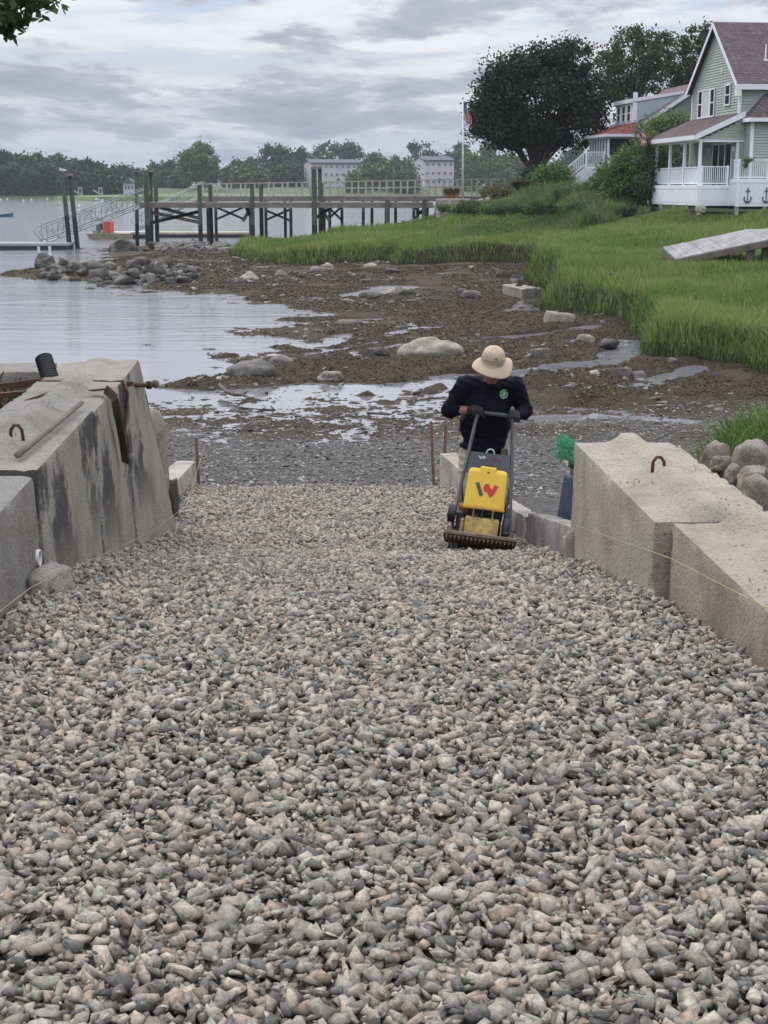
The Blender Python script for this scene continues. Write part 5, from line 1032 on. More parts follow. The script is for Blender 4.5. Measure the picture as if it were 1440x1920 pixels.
def apartment(label, px0, pxc, px1, pt, pe, Y, ncol, pg):
    s = Y / F; xa, xc, x1 = (px0 - 720) * s, (pxc - 720) * s, (px1 - 720) * s; zg = 4.2; ze = Zp(pe, Y); zp = Zp(pt, Y); D = 12; t = thing('apartment_building', label, 'apartment building', ((xc + x1) / 2, Y, zg))
    dx = xc - xa; v = lambda x, y, z: (x, y, z)
    # corner nearest at xc; gable end recedes left
    A, B, C_, D_ = Vector((xc, Y, 0)), Vector((x1, Y + 2, 0)), Vector((x1 - dx, Y + D + 2, 0)), Vector((xa, Y + D, 0)); Z = lambda p, z: Vector((p.x, p.y, z))
    MB().hexa([Z(A, zg), Z(B, zg), Z(C_, zg), Z(D_, zg), Z(A, ze), Z(B, ze), Z(C_, ze), Z(D_, ze)]).build('wall', FW, t, world=True)
    m0, m1 = Z((A + D_) / 2, zp), Z((B + C_) / 2, zp); o_ = Vector((-.4, -.8, -.15)); 
    MB().prism([Z(A, ze + .01), Z(D_, ze + .01), m0 - Vector((0, 0, .3))], Vector((.5, .05, 0))).build('gable', FW, t, world=True)
    MB().hexa([Z(A, ze) + o_, Z(B, ze) + Vector((.4, -.8, -.15)), m1, m0 + Vector((-.4, 0, 0)), Z(A, ze + .4) + o_, Z(B, ze + .4) + Vector((.4, -.8, -.15)), m1 + Vector((0, 0, .4)), m0 + Vector((-.4, 0, .4))]).hexa([m0 + Vector((-.4, 0.02, 0)), m1 + Vector((0, .02, 0)), Z(C_, ze), Z(D_, ze) + Vector((-.4, 0, 0)), m0 + Vector((-.4, .02, .4)), m1 + Vector((0, .02, .4)), Z(C_, ze + .4), Z(D_, ze + .4) + Vector((-.4, 0, 0))]).build('roof', FRF, t, world=True)
    H = (ze - zg) / 3
    for r in range(3):
        for c in range(ncol):
            p0 = A.lerp(B, (c + .28) / ncol); p1 = A.lerp(B, (c + .72) / ncol); z0 = zg + H * r + H * .35; z1 = z0 + H * .42; d = Vector((0, -.12, 0))
            w = MB().hexa([Z(p0, z0) + d, Z(p1, z0) + d, Z(p1, z0) + d * .1, Z(p0, z0) + d * .1, Z(p0, z1) + d, Z(p1, z1) + d, Z(p1, z1) + d * .1, Z(p0, z1) + d * .1]).build('window', FT, t, world=True)
            for h in (0, 1):
                q0, q1 = p0.lerp(p1, .08 + .47 * h), p0.lerp(p1, .45 + .47 * h); d2 = Vector((0, -.16, 0)); MB().hexa([Z(q0, z0 + .15) + d2, Z(q1, z0 + .15) + d2, Z(q1, z0 + .15) + d, Z(q0, z0 + .15) + d, Z(q0, z1 - .15) + d2, Z(q1, z1 - .15) + d2, Z(q1, z1 - .15) + d, Z(q0, z1 - .15) + d]).build('pane', FG, w, world=True)
    mid = A.lerp(B, .52); MB().hexa([Z(mid + Vector((-1, -.3, 0)), zg + 2.4), Z(mid + Vector((1, -.3, 0)), zg + 2.4), Z(mid + Vector((1, -.1, 0)), zg + 2.4), Z(mid + Vector((-1, -.1, 0)), zg + 2.4), Z(mid + Vector((-.1, -.3, 0)), zg + 3.4), Z(mid + Vector((.1, -.3, 0)), zg + 3.4), Z(mid + Vector((.1, -.1, 0)), zg + 3.4), Z(mid + Vector((-.1, -.1, 0)), zg + 3.4)]).build('entrance_gable', FRF, t, world=True)
apartment('longer pale lilac three storey building beyond the pier, left of two', 571, 588, 681, 300, 306, 590, 9, 0)
apartment('shorter pale lilac three storey building beyond the pier, right of two', 776, 794, 848, 294, 301, 590, 5, 0)
# far house behind the left trees
t = thing('far_house', 'small pale house half hidden by the dark trees on the far bank', 'house', (Xp(244, 530), 530, 1.5)); s = 530 / F
MB().box((-11 * s, 0, -1), (9 * s, 8, 20 * s)).build('wall', mat('far_house_wall', (.40, .42, .47)), t); MB().prism([(-12 * s, -.5, 20 * s), (10 * s, -.5, 20 * s), (-1 * s, -.5, 29 * s)], (0, 9, 0)).build('roof', FRF, t)
for k in range(3): MB().box(((-8 + 6 * k) * s, -.15, 10 * s), ((-5 + 6 * k) * s, -.02, 16 * s)).build('window', FG, t)
for i, (px, w, h, lab) in enumerate([(432, 26, 12, 'pale low shed between the far trees, left of the lilac buildings'), (1100, 18, 24, 'distant brick house seen between the maple and the stairs')]):
    Y = 580 if i == 0 else 300; s = Y / F; t = thing('far_shed', lab, 'building', (Xp(px, Y), Y, 0.5)); zt = Zp(350 if i == 0 else 322, Y) - .5
    MB().box((-w * s / 2, 0, 0), (w * s / 2, 6, zt)).build('wall', mat('shed_%s' % 'pale' if i == 0 else 'brick_wall', (.40, .38, .36) if i == 0 else (.20, .09, .07)), t); MB().prism([(-w * s * .55, -.4, zt), (w * s * .55, -.4, zt), (0, -.4, zt + w * s * .3)], (0, 7, 0)).build('roof', FRF, t)

# ---- flagpole with flag
FL = {'red': mat('flag_red', (.45, .03, .04), rough=.8), 'white': mat('flag_white', (.62, .60, .60), rough=.8), 'blue': mat('flag_blue', (.03, .045, .16), rough=.8)}
def flag_cloth(parent, fn, world=True):
    """13 stripes + canton; fn(u, v) -> point (u along fly, v down the hoist)"""
    r_, w_, b_ = MB(), MB(), MB(); nu = 14
    for k in range(13):
        for i in range(nu):
            u0, u1 = i / nu, (i + 1) / nu; v0, v1 = k / 13, (k + 1) / 13; tgt = b_ if (k < 7 and u1 <= .43) else (r_ if k % 2 == 0 else w_)
            q = [fn(u0, v0), fn(u1, v0), fn(u1, v1), fn(u0, v1)]; tgt.add(q, [(0, 1, 2, 3)])
    root = r_.build('flag_stripes', FL['red'], parent, world=world); w_.build('white_stripes', FL['white'], root, world=world); can = b_.build('canton', FL['blue'], root, world=world)
    st = MB()
    for a in range(5):
        for c in range(4):
            p = fn(.05 + .08 * a, .07 + .12 * c); st.ell(p + Vector((0, -.012, 0)), .018, 5, 4)
    st.build('stars', FL['white'], root, world=world)
fy = 98.5; f0, f1 = P(867.5, 376, fy), P(868, 186, fy); fp = thing('flagpole', 'tall white flagpole with a limp striped flag by the pier landing', 'flagpole', (f0.x, fy, 3.1))
MB().tube([(f0.x, fy, 3.1), (f1.x, fy, f1.z)], [.075, .045], 10).build('pole', mat('pole_white', (.62, .63, .65), rough=.4), fp, world=True, smooth=True)
MB().ell((f1.x, fy, f1.z + .05), .07, 10, 8).build('finial', ALU, fp, world=True)
MB().box((f0.x - .2, fy - .2, 2.9), (f0.x + .2, fy + .2, 3.2)).build('base', SWM, fp, world=True, bevel=.02)
s = fy / F; tp = P(868, 193, fy)
def limp(u, v): return tp + Vector((.03 + u * .62 + .05 * math.sin(v * 6 + u * 5) * u - .28 * u * (1 - v) * .9, .10 * math.sin(u * 16 + v * 2), -v * 1.05 - u * .45 + .1 * u * v))
flag_cloth(fp, limp)
# ============================================================ HOUSES
SID = mat('siding_green', (.31, .355, .31), (.29, .335, .29), .8, .7); TRIM = mat('trim_white', (.66, .665, .70), (.62, .625, .66), 1, .6)
VINYL = mat('vinyl_white', (.72, .73, .78), (.68, .69, .74), 1, .5); GLS = mat('window_dark', (.018, .022, .028), (.03, .035, .04), 1, .12, spec=.6); CURT = mat('curtain', (.5, .5, .52), rough=.8)
def shingle(name, a, b2):
    m, t, b = principled(name); L = t.links.new; tc = t.nodes.new('ShaderNodeTexCoord')
    br = t.nodes.new('ShaderNodeTexBrick'); br.inputs['Scale'].default_value = 1; br.inputs['Brick Width'].default_value = .33; br.inputs['Row Height'].default_value = .14; br.inputs['Mortar Size'].default_value = .012
    br.inputs['Color1'].default_value = (*a, 1); br.inputs['Color2'].default_value = (*b2, 1); br.inputs['Mortar'].default_value = (*[x * .55 for x in b2], 1)
    s = t.nodes.new('ShaderNodeSeparateXYZ'); L(tc.outputs['Object'], s.inputs[0]); c = t.nodes.new('ShaderNodeCombineXYZ')
    a_ = t.nodes.new('ShaderNodeMath'); a_.operation = 'ADD'; L(s.outputs[0], a_.inputs[0]); L(s.outputs[1], a_.inputs[1]); L(a_.outputs[0], c.inputs[0]); L(s.outputs[2], c.inputs[1]); L(c.outputs[0], br.inputs['Vector'])
    n = N(t, 'ShaderNodeTexNoise', Scale=6, Detail=6, Roughness=.7); L(tc.outputs['Object'], n.inputs['Vector']); r = ramp(t, [(.35, .75), (.65, 1.2)]); L(n.outputs['Fac'], r.inputs[0])
    L(mixc(t, 1, br.outputs['Color'], r.outputs[0], 'MULTIPLY'), b.inputs['Base Color']); b.inputs['Roughness'].default_value = .9; b.inputs['Specular IOR Level'].default_value = .15; return m
ROOF = shingle('shingle_brown', (.135, .10, .105), (.085, .06, .065)); ROOFR = shingle('shingle_red', (.17, .06, .05), (.12, .042, .038))
def siding(mb, p, q, z0, z1, nrm, clip=None, hb=.15, d=.045):
    """lapped boards on the wall p->q; clip(z) gives the (u0, u1) part of the wall that exists at height z"""
    p, q, nrm = Vector((*p, 0)), Vector((*q, 0)), Vector((*nrm, 0)); z = z0
    while z < z1 - .01:
        zt = min(z + hb, z1); u0, u1 = clip((z + zt) / 2) if clip else (0, 1)
        if u1 > u0:
            a, b = p.lerp(q, u0), p.lerp(q, u1); Zv = lambda v, zz: Vector((v.x, v.y, zz))
            mb.add([Zv(a, z) + nrm * d, Zv(b, z) + nrm * d, Zv(b, zt) + nrm * .003, Zv(a, zt) + nrm * .003, Zv(a, z), Zv(b, z)], [(0, 1, 2, 3), (4, 5, 1, 0)])
        z += hb
def railing(root, p, q, h, sp=.115, posts=2, name='railing', m=None, drop=0.0, newel=None):
    p, q = Vector(p), Vector(q); m = m or VINYL; L_ = (q - p).length; mb = MB(); U = Vector((0, 0, 1)); 
    mb.bar(p + U * h, q + U * h, .09, .05); mb.bar(p + U * .09, q + U * .09, .05, .06); n = max(2, int(L_ / sp))
    for i in range(1, n): c = p.lerp(q, i / n); mb.bar(c + U * .12, c + U * (h - .025), .035, .035, up=(0, 1, 0))
    mb.build(name, m, root)
    for i in range(posts): 
        c = p.lerp(q, i / (posts - 1)) if posts > 1 else p; MB().box((c.x - .055, c.y - .055, c.z - .02), (c.x + .055, c.y + .055, c.z + h + .06)).build('post', m, root)
def sash(root, x, y0, y1, z0, z1, split=True, curt=False, ax='x', t=.09):
    """window in a wall plane; ax='x': wall at x facing -x, spanning y"""
    def bx(mb, a0, a1, b0, b1, d0, d1):
        if ax == 'x': mb.box((x - d1, a0, b0), (x - d0, a1, b1))
        else: mb.box((a0, x - d1, b0), (a1, x - d0, b1))
        return mb
    f = MB(); bx(f, y0 - t, y1 + t, z1, z1 + t, .0, .06); bx(f, y0 - t, y1 + t, z0 - t, z0, .0, .07); bx(f, y0 - t, y0, z0 + .001, z1 - .001, .0, .055); bx(f, y1, y1 + t, z0 + .001, z1 - .001, .0, .055)
    if split: bx(f, y0 + .001, y1 - .001, (z0 + z1) / 2 - .03, (z0 + z1) / 2 + .03, .028, .05)
    w = f.build('window', TRIM, root); bx(MB(), y0 + .001, y1 - .001, z0 + .001, z1 - .001, .024, .027).build('pane', CURT if curt else GLS, w); return w
gz = 2.8; H1 = thing('green_house', 'pale green two storey house with a steep brown gable roof and a white porch', 'house', (18.47, 79, gz), (0, 0, math.radians(6))); H1.scale = (.86, 1, .945)
z_ = lambda z: z - gz
EV, RD, FLR = z_(9.7), z_(13.05), z_(4.1)
gclip = lambda z: (0, 1) if z < EV else ((z - EV) / (RD - EV) / 2, 1 - (z - EV) / (RD - EV) / 2)
mb = MB(); siding(mb, (0, 8), (0, 0), z_(3.5), RD - .05, (-1, 0), gclip); siding(mb, (0, 0), (9, 0), z_(3.5), EV, (0, -1)); mb.build('wall', SID, H1)
MB().prism([(.02, .01, 0), (.02, 7.99, 0), (.02, 7.99, EV), (.02, 4, RD - .03), (.02, .01, EV)], (8.9, 0, 0)).build('wall_core', SID, H1)
def slab_roof(a, b, c, d, th, m, root, name='roof'):
    a, b, c, d = map(Vector, (a, b, c, d)); n = (b - a).cross(d - a).normalized(); n = n if n.z > 0 else -n; n *= th
    return MB().hexa([a, b, c, d, a + n, b + n, c + n, d + n]).build(name, m, root)
ov = .35; sl = (RD - EV) / 4
slab_roof((-ov, -ov, EV - ov * sl + .05), (9.2, -ov, EV - ov * sl + .05), (9.2, 4, RD + .05), (-ov, 4, RD + .05), .12, ROOF, H1)
slab_roof((-ov, 8 + ov, EV - ov * sl + .05), (9.2, 8 + ov, EV - ov * sl + .05), (9.2, 4.0, RD + .05), (-ov, 4.0, RD + .05), .12, ROOF, H1)
mb = MB()
for s in (0, 1):
    y0, y1 = (-ov, 4) if s == 0 else (8 + ov, 4)
    mb.hexa([(-ov - .03, y0, EV - ov * sl - .17), (-ov - .002, y0, EV - ov * sl - .17), (-ov - .002, y1, RD - .17), (-ov - .03, y1, RD - .17), (-ov - .03, y0, EV - ov * sl + .14), (-ov - .002, y0, EV - ov * sl + .14), (-ov - .002, y1, RD + .14), (-ov - .03, y1, RD + .14)])
mb.box((-ov - .02, -ov - .05, EV - ov * sl - .20), (9.2, -ov - .002, EV - ov * sl + .10)); mb.box((-ov, -ov, EV - ov * sl - .2), (9.2, -.02, EV - ov * sl - .12)); mb.box((-ov, -ov - .04, EV - ov * sl - .55), (-.06, -.04, EV - ov * sl - .203))
mb.build('rake_boards', TRIM, H1)
for a_, b_ in (((-.05, -.05, FLR), (.10, -.026, EV - .3)), ((-.05, -.024, FLR), (-.026, .12, EV - .3)), ((-.05, 7.88, FLR), (-.026, 8.03, EV - .3))): MB().box(a_, b_).build('corner_board', TRIM, H1)
sash(H1, -.05, 3.95, 4.55, z_(8.05), z_(9.5)); sash(H1, -.05, 4.75, 5.85, z_(8.05), z_(9.5), False, True); sash(H1, -.05, 6.05, 6.65, z_(8.05), z_(9.5)); sash(H1, -.05, 1.4, 2.1, z_(8.55), z_(9.55))
MB().box((-.1, 2.75, z_(10.3)), (-.03, 2.9, z_(10.55))).build('vent', TRIM, H1)
vy = 1.25; MB().tube([(2.0, vy, EV + vy * sl), (2.0, vy, EV + vy * sl + 1.0)], .05, 8).box((1.85, vy - .15, EV + vy * sl - .12), (2.15, vy + .15, EV + vy * sl + .2)).build('roof_vent_pipe', TRIM, H1)
# porch
slab_roof((-2.75, -.3, z_(6.72)), (-.0, -.3, z_(7.85)), (0, 8.3, z_(7.85)), (-2.75, 8.3, z_(6.72)), .1, ROOF, H1, 'porch_roof')
mb = MB(); mb.box((-2.78, -.3, z_(6.55)), (-2.752, 8.3, z_(6.82))); mb.hexa([(-2.75, -.33, z_(6.52)), (-2.75, -.302, z_(6.52)), (0.3, -.302, z_(7.77)), (0.3, -.33, z_(7.77)), (-2.75, -.33, z_(6.82)), (-2.75, -.302, z_(6.82)), (.3, -.302, z_(8.07)), (.3, -.33, z_(8.07))])
mb.box((-2.4, -.1, z_(6.42)), (-2.2, 8.1, z_(6.60))); mb.box((-2.19, -.1, z_(6.42)), (.45, .03, z_(6.60))); mb.box((-2.74, -.29, z_(6.51)), (-2.41, 8.28, z_(6.55))); mb.build('porch_trim', TRIM, H1)
mb = MB(); siding(mb, (-2.3, -.11), (.4, -.11), z_(6.6), z_(7.75), (0, -1), lambda z: (min(1, max(0, (z - z_(6.6)) / 1.1)), 1)); mb.build('porch_gable_siding', SID, H1)
for y in (0.0, 2.65, 5.3, 7.95): MB().box((-2.38, y - .08, FLR), (-2.22, y + .08, z_(6.42))).build('porch_post', TRIM, H1)
d = MB()
for a, b in ((.7, .78), (1.72, 1.82), (2.75, 2.85), (3.78, 3.86)): d.box((-.08, a, FLR + .02), (-.026, b, z_(6.35)))
d.box((-.08, .7, z_(6.351)), (-.026, 3.86, z_(6.45))); dr = d.build('sliding_door', TRIM, H1); MB().box((-.05, .78, FLR + .02), (-.03, 3.78, z_(6.35))).build('door_glass', GLS, dr)
for y in (.35, 4.3): MB().box((-.16, y - .06, z_(5.95)), (-.03, y + .06, z_(6.2))).build('wall_lamp', TRIM, H1, bevel=.015)
# decks
MB().box((-2.65, -1.15, FLR - .08), (-.02, 8.2, FLR)).box((-.02, -1.15, FLR - .08), (.4, -.03, FLR - .001)).build('porch_deck', VINYL, H1)
zt = z_(4.42); MB().box((-.75, -2.2, zt - .08), (8, -1.16, zt)).build('front_deck', VINYL, H1)
sk = MB(); 
def skirt(mb, p, q, z0, z1, n, nrm):
    p, q, nrm = Vector((*p, 0)), Vector((*q, 0)), Vector((*nrm, 0)); U = Vector((0, 0, 1))
    mb.hexa([p + U * z0, q + U * z0, q + U * z0 - nrm * .04, p + U * z0 - nrm * .04, p + U * z1, q + U * z1, q + U * z1 - nrm * .04, p + U * z1 - nrm * .04])
    for i in range(n): a, b = p.lerp(q, (i + .1) / n), p.lerp(q, (i + .9) / n); mb.hexa([a + U * (z0 + .14), b + U * (z0 + .14), b + U * (z0 + .14) + nrm * .02, a + U * (z0 + .14) + nrm * .02, a + U * (z1 - .2), b + U * (z1 - .2), b + U * (z1 - .2) + nrm * .02, a + U * (z1 - .2) + nrm * .02][::1])
    for u in (0, 1): a = p.lerp(q, u); mb.box((a.x - .07, a.y - .07, z0 - .01), (a.x + .07, a.y + .07, z1 - .01))
    mb.hexa([p + U * (z1 - .18) + nrm * .0, q + U * (z1 - .18), q + U * (z1 - .18) + nrm * .035, p + U * (z1 - .18) + nrm * .035, p + U * (z1 + .0), q + U * (z1 + .0), q + U * z1 + nrm * .035, p + U * z1 + nrm * .035])
skirt(sk, (-2.66, 8.2), (-2.66, -1.16), z_(3.0), FLR - .02, 46, (-1, 0)); skirt(sk, (-2.66, -1.17), (-.8, -1.17), z_(3.0), FLR - .02, 12, (0, -1)); sk.build('deck_skirt', VINYL, H1)
sk = MB(); skirt(sk, (-.75, -2.22), (8, -2.22), z_(2.97), zt - .02, 66, (0, -1)); skirt(sk, (-.76, -1.2), (-.76, -2.2), z_(3.0), zt - .02, 5, (-1, 0)); sk.build('front_deck_skirt', VINYL, H1)
for x, y in ((-2.6, 8), (-2.6, 5.6), (-2.6, 3.2), (-2.6, .9), (-2.6, -1.0), (-.7, -2.1), (1.0, -2.1), (3, -2.1)): MB().box((x - .09, y - .09, -.3), (x + .09, y + .09, z_(3.05))).build('deck_footing', mat('footing', (.32, .31, .28)), H1)
for a, b in ((.0, 2.65), (2.65, 5.3), (5.3, 7.95)): railing(H1, (-2.3, a + .09, FLR), (-2.3, b - .09, FLR), .98, .10, 0)
railing(H1, (-2.55, -1.05, FLR), (-.95, -1.05, FLR), .98, .115, 2)
railing(H1, (-.70, -2.12, zt), (1.1, -2.12, zt), 1.0, .12, 2); railing(H1, (1.22, -2.12, zt), (3.4, -2.12, zt), 1.0, .12, 2)
railing(H1, (-.70, -1.3, zt), (-.70, -2.0, zt), 1.0, .12, 0)
AN = mat('anchor_navy', (.035, .035, .07), rough=.6)
for ax_ in (-.12, 1.02):
    z0 = z_(3.18); mb = MB(); y = -2.27; mb.box((ax_ - .022, y - .02, z0 + .05), (ax_ + .022, y, z0 + .70)); mb.box((ax_ - .13, y - .022, z0 + .58), (ax_ + .13, y - .001, z0 + .63)); pts = [(ax_ + .22 * math.cos(t), y - .012, z0 + .23 + .22 * math.sin(t)) for t in np.linspace(math.pi * 1.02, math.pi * 1.98, 12)]
    mb.tube(pts, [.02, .026, .03, .034, .04, .045, .045, .04, .034, .03, .026, .02], 6); ring = [(ax_ + .045 * math.cos(t), y - .012, z0 + .74 + .045 * math.sin(t)) for t in np.linspace(0, 2 * math.pi, 12)]; mb.tube(ring, .014, 5)
    for s in (-1, 1): mb.prism([(ax_ + s * .26, y - .02, z0 + .20), (ax_ + s * .15, y - .02, z0 + .22), (ax_ + s * .225, y - .02, z0 + .34)], (0, .018, 0))
    mb.prism([(ax_ - .05, y - .021, z0 + .04), (ax_ + .05, y - .021, z0 + .04), (ax_, y - .021, z0 - .04)], (0, .018, 0)); mb.build('anchor', AN, H1)
# right wing
mb = MB(); siding(mb, (.5, -1.0), (8, -1.0), z_(4.4), z_(7.6), (0, -1)); siding(mb, (.42, -.03), (.42, -1.0), z_(4.4), z_(7.6), (-1, 0)); mb.build('wing_wall', SID, H1); MB().box((.44, -.98, 0), (8, -.03, z_(7.6))).build('wing_core', SID, H1)
MB().box((.36, -1.06, z_(4.4)), (.56, -1.025, z_(7.6))).build('wing_corner_board', TRIM, H1)
e = z_(7.62); MB().add([(.15, -1.4, e), (8.3, -1.4, e), (8.3, -.01, e + 1.4), (1.55, -.01, e + 1.4), (.15, -.01, e)], [(0, 1, 2, 3), (0, 3, 4), (0, 4, 3, 2, 1)][:2]).add([(.15, -1.4, e - .02), (8.3, -1.4, e - .02), (8.3, -.01, e - .02), (.15, -.01, e - .02)], [(0, 1, 2, 3)]).build('wing_roof', ROOF, H1)
MB().box((.12, -1.46, e - .16), (8.3, -1.402, e + .05)).box((.12, -1.40, e - .16), (.149, -.03, e + .05)).build('wing_fascia', TRIM, H1)
hp = P(1400, 300, 76.7); t = thing('trailing_plant', 'green trailing plant on the front deck railing', 'plant', hp); leaf_mesh('foliage', [(0, 0, .0, .35, .1, .09), (0, 0, -.2, .08, .08, .25)], 20, 30, .07, L_BUSH, t, 61, world=False, spread=.1)
rock('tan stone lying on the grass below the deck skirt', P(1313, 396, 75) + Vector((0, 0, 0)), (.5, .5, .4), 'tan', 620, .4, boxy=.3)
tb = P(1226, 372, 86.5); t = thing('wheelie_bin', 'dark wheeled bin beside the deck corner', 'bin', (tb.x, tb.y, 2.8)); MB().hexa([(-.22, -.22, 0), (.22, -.22, 0), (.22, .22, 0), (-.22, .22, 0), (-.28, -.3, .95), (.28, -.3, .95), (.28, .3, .95), (-.28, .3, .95)]).build('bin_body', BLK, t, bevel=.02); MB().box((-.3, -.33, .952), (.3, .32, 1.02)).build('lid', BLK, t, bevel=.02)
# porch flag on an angled pole
a, b = P(1222, 259, 86.5), P(1191, 233, 86.0); t = thing('porch_flag', 'small striped flag hanging from an angled pole on the porch corner', 'flag', a); MB().tube([a, b], .018, 6).build('pole', mat('pole_wood', (.45, .33, .2)), t, world=True)
dv = (a - b); flag_cloth(t, lambda u, v: b + dv * (.05 + .62 * v) + Vector((.10 * u - .0, .08 * math.sin(u * 14), -u * .85 + .12 * math.sin(v * 9) * u)))
# neighbouring grey house
gz = 3.3; H2 = thing('grey_house', 'grey neighbouring house with a red porch roof, a dormer and white stairs', 'house', (14.54, 98, gz), (0, 0, math.radians(6))); H2.scale = (.976, 1, .955)
SG = mat('siding_grey', (.155, .185, .185), (.14, .165, .165), .8, .75); SBL = mat('siding_blue', (.30, .36, .39), (.27, .33, .36), .8, .75); LIL = mat('trim_lilac', (.60, .58, .64), (.55, .53, .59), 1, .6); RFM = shingle('shingle_mauve', (.17, .12, .13), (.12, .08, .09))
z_ = lambda z: z - gz
mb = MB(); ap = 6.6; gl = lambda z: (0, 1) if z < z_(8.15) else (min(.5, (z - z_(8.15)) / (z_(10.9) - z_(8.15)) / 2), max(.5, 1 - (z - z_(8.15)) / (z_(10.9) - z_(8.15)) / 2))
siding(mb, (2.4, .3), (10.8, .3), z_(3.3), z_(10.85), (0, -1), gl); siding(mb, (2.4, 9), (2.4, .3), z_(3.3), z_(8.1), (-1, 0)); mb.build('wall', SG, H2)
MB().prism([(2.42, .32, 0), (10.78, .32, 0), (10.78, .32, z_(8.1)), (ap, .32, z_(10.85)), (2.42, .32, z_(8.1))], (0, 8.6, 0)).build('wall_core', SG, H2)
s2 = (10.9 - 8.15) / 4.2
slab_roof((2.0, 0, z_(8.15) - .4 * s2), (2.0, 9.2, z_(8.15) - .4 * s2), (ap, 9.2, z_(10.95)), (ap, 0, z_(10.95)), .12, RFM, H2); slab_roof((11.2, 0, z_(8.15) - .4 * s2), (11.2, 9.2, z_(8.15) - .4 * s2), (ap, 9.2, z_(10.95)), (ap, 0, z_(10.95)), .12, RFM, H2)
mb = MB()
for x0, x1 in ((2.0, ap), (11.2, ap)): mb.hexa([(x0, -.03, z_(8.15) - .4 * s2 - .12), (x1, -.03, z_(10.82)), (x1, -.002, z_(10.82)), (x0, -.002, z_(8.15) - .4 * s2 - .12), (x0, -.03, z_(8.15) - .4 * s2 + .14), (x1, -.03, z_(11.08)), (x1, -.002, z_(11.08)), (x0, -.002, z_(8.15) - .4 * s2 + .14)])
mb.build('rake_boards', LIL, H2)
dm = MB().prism([(1.95, 1.2, z_(8.1)), (5.4, 1.2, z_(10.2)), (5.4, 1.2, z_(10.3)), (1.95, 1.2, z_(9.75))], (0, 4, 0)).build('dormer', SBL, H2)
MB().prism([(1.9, 1.15, z_(9.7)), (5.6, 1.15, z_(10.3)), (5.6, 1.15, z_(10.42)), (1.9, 1.15, z_(9.85))], (0, 4.1, 0)).build('dormer_roof', RFM, dm); MB().box((1.7, 1.1, z_(9.60)), (1.9, 5.3, z_(9.87))).prism([(1.7, 1.12, z_(9.62)), (5.4, 1.12, z_(10.22)), (5.4, 1.12, z_(10.42)), (1.7, 1.12, z_(9.86))], (0, .028, 0)).box((1.90, 1.13, z_(8.3)), (2.2, 1.19, z_(9.62))).build('dormer_trim', LIL, dm)
MB().box((1.90, 1.2, z_(8.1)), (1.945, 5.2, z_(9.6))).build('dormer_front', LIL, dm)
for y in (1.6, 2.9, 4.2): sash(dm, 1.9, y, y + .7, z_(8.45), z_(9.45), t=.05)
MB().tube([(2.3, 2, z_(9.8)), (2.3, 2, z_(10.35))], .16, 8).build('chimney_pipe', LIL, H2)
# sun porch
MB().box((0, 0, 0), (3.4, 5, z_(6.1))).build('porch_base', SG, H2)
MB().box((.02, .9, z_(6.1)), (3.3, 4.9, z_(7.2))).build('porch_glass', mat('porch_dark', (.05, .055, .07), rough=.3), H2)
for y in (0.0, .8, 1.5, 2.2, 2.9, 3.6, 4.3, 4.9): MB().box((-.03, y, z_(6.1)), (.09, y + .16, z_(7.25))).build('porch_post', LIL, H2)
MB().box((-.035, -.035, .9), (.17, -.003, z_(6.1))).box((3.2, -.03, 0), (3.4, -.003, z_(7.2))).box((-.1, -.1, z_(7.2)), (3.5, 5.1, z_(7.4))).build('porch_trim', LIL, H2)
e = z_(7.42); MB().add([(-.3, -.3, e), (3.7, -.3, e), (3.7, 5.3, e), (-.3, 5.3, e), (2.2, 1.4, e + .95), (3.7, 1.4, e + .95), (2.2, 5.2, e + .95)], [(0, 1, 5, 4), (0, 4, 6, 3), (0, 3, 2, 1), (1, 2, 5), (4, 5, 2, 6), (3, 6, 2)]).build('porch_roof', ROOFR, H2)
MB().box((-.34, -.34, e - .12), (3.7, -.302, e + .06)).box((-.34, -.30, e - .12), (-.302, 5.3, e + .06)).build('gutter', LIL, H2)
# landing + stairs going left
zl = z_(5.35)
MB().box((-1.35, .6, zl - .12), (-.03, 2.2, zl)).build('landing', VINYL, H2); MB().box((-1.35, .58, .3), (-.6, .62, zl - .121)).build('landing_skirt', LIL, H2)
railing(H2, (-1.3, .65, zl), (-.1, .65, zl), .95, .13, 2)
st = MB(); nst = 9
for i in range(nst): x = -1.35 - .23 * (i + 1); z = zl - .19 * (i + 1); st.box((x, .65, z - .04), (x + .27, 1.9, z)).box((x + .22, .66, z + .001), (x + .24, 1.9, z + .15))
st.build('stair_treads', mat('tread_grey', (.10, .10, .11)), H2)
MB().prism([(-1.35, .60, zl), (-1.35, .60, .2), (-1.35 - .23 * 9, .60, .2), (-1.35 - .23 * 9, .60, zl - .19 * 9 - .05)], (0, .045, 0)).build('stair_skirt', LIL, H2)
p0, p1 = Vector((-1.38, .62, zl)), Vector((-1.35 - .23 * 9, .62, zl - .19 * 9)); mb = MB(); U = Vector((0, 0, 1)); mb.bar(p0 + U * .95, p1 + U * .95, .09, .06); mb.bar(p0 + U * .12, p1 + U * .12, .05, .06)
for i in range(1, 18): c = p0.lerp(p1, i / 18); mb.bar(c + U * .12, c + U * .93, .04, .04, up=(0, 1, 0))
mb.build('stair_railing', VINYL, H2); MB().box((p1.x - .1, .57, p1.z - .4), (p1.x + .04, .70, p1.z + 1.1)).build('newel_post', VINYL, H2)
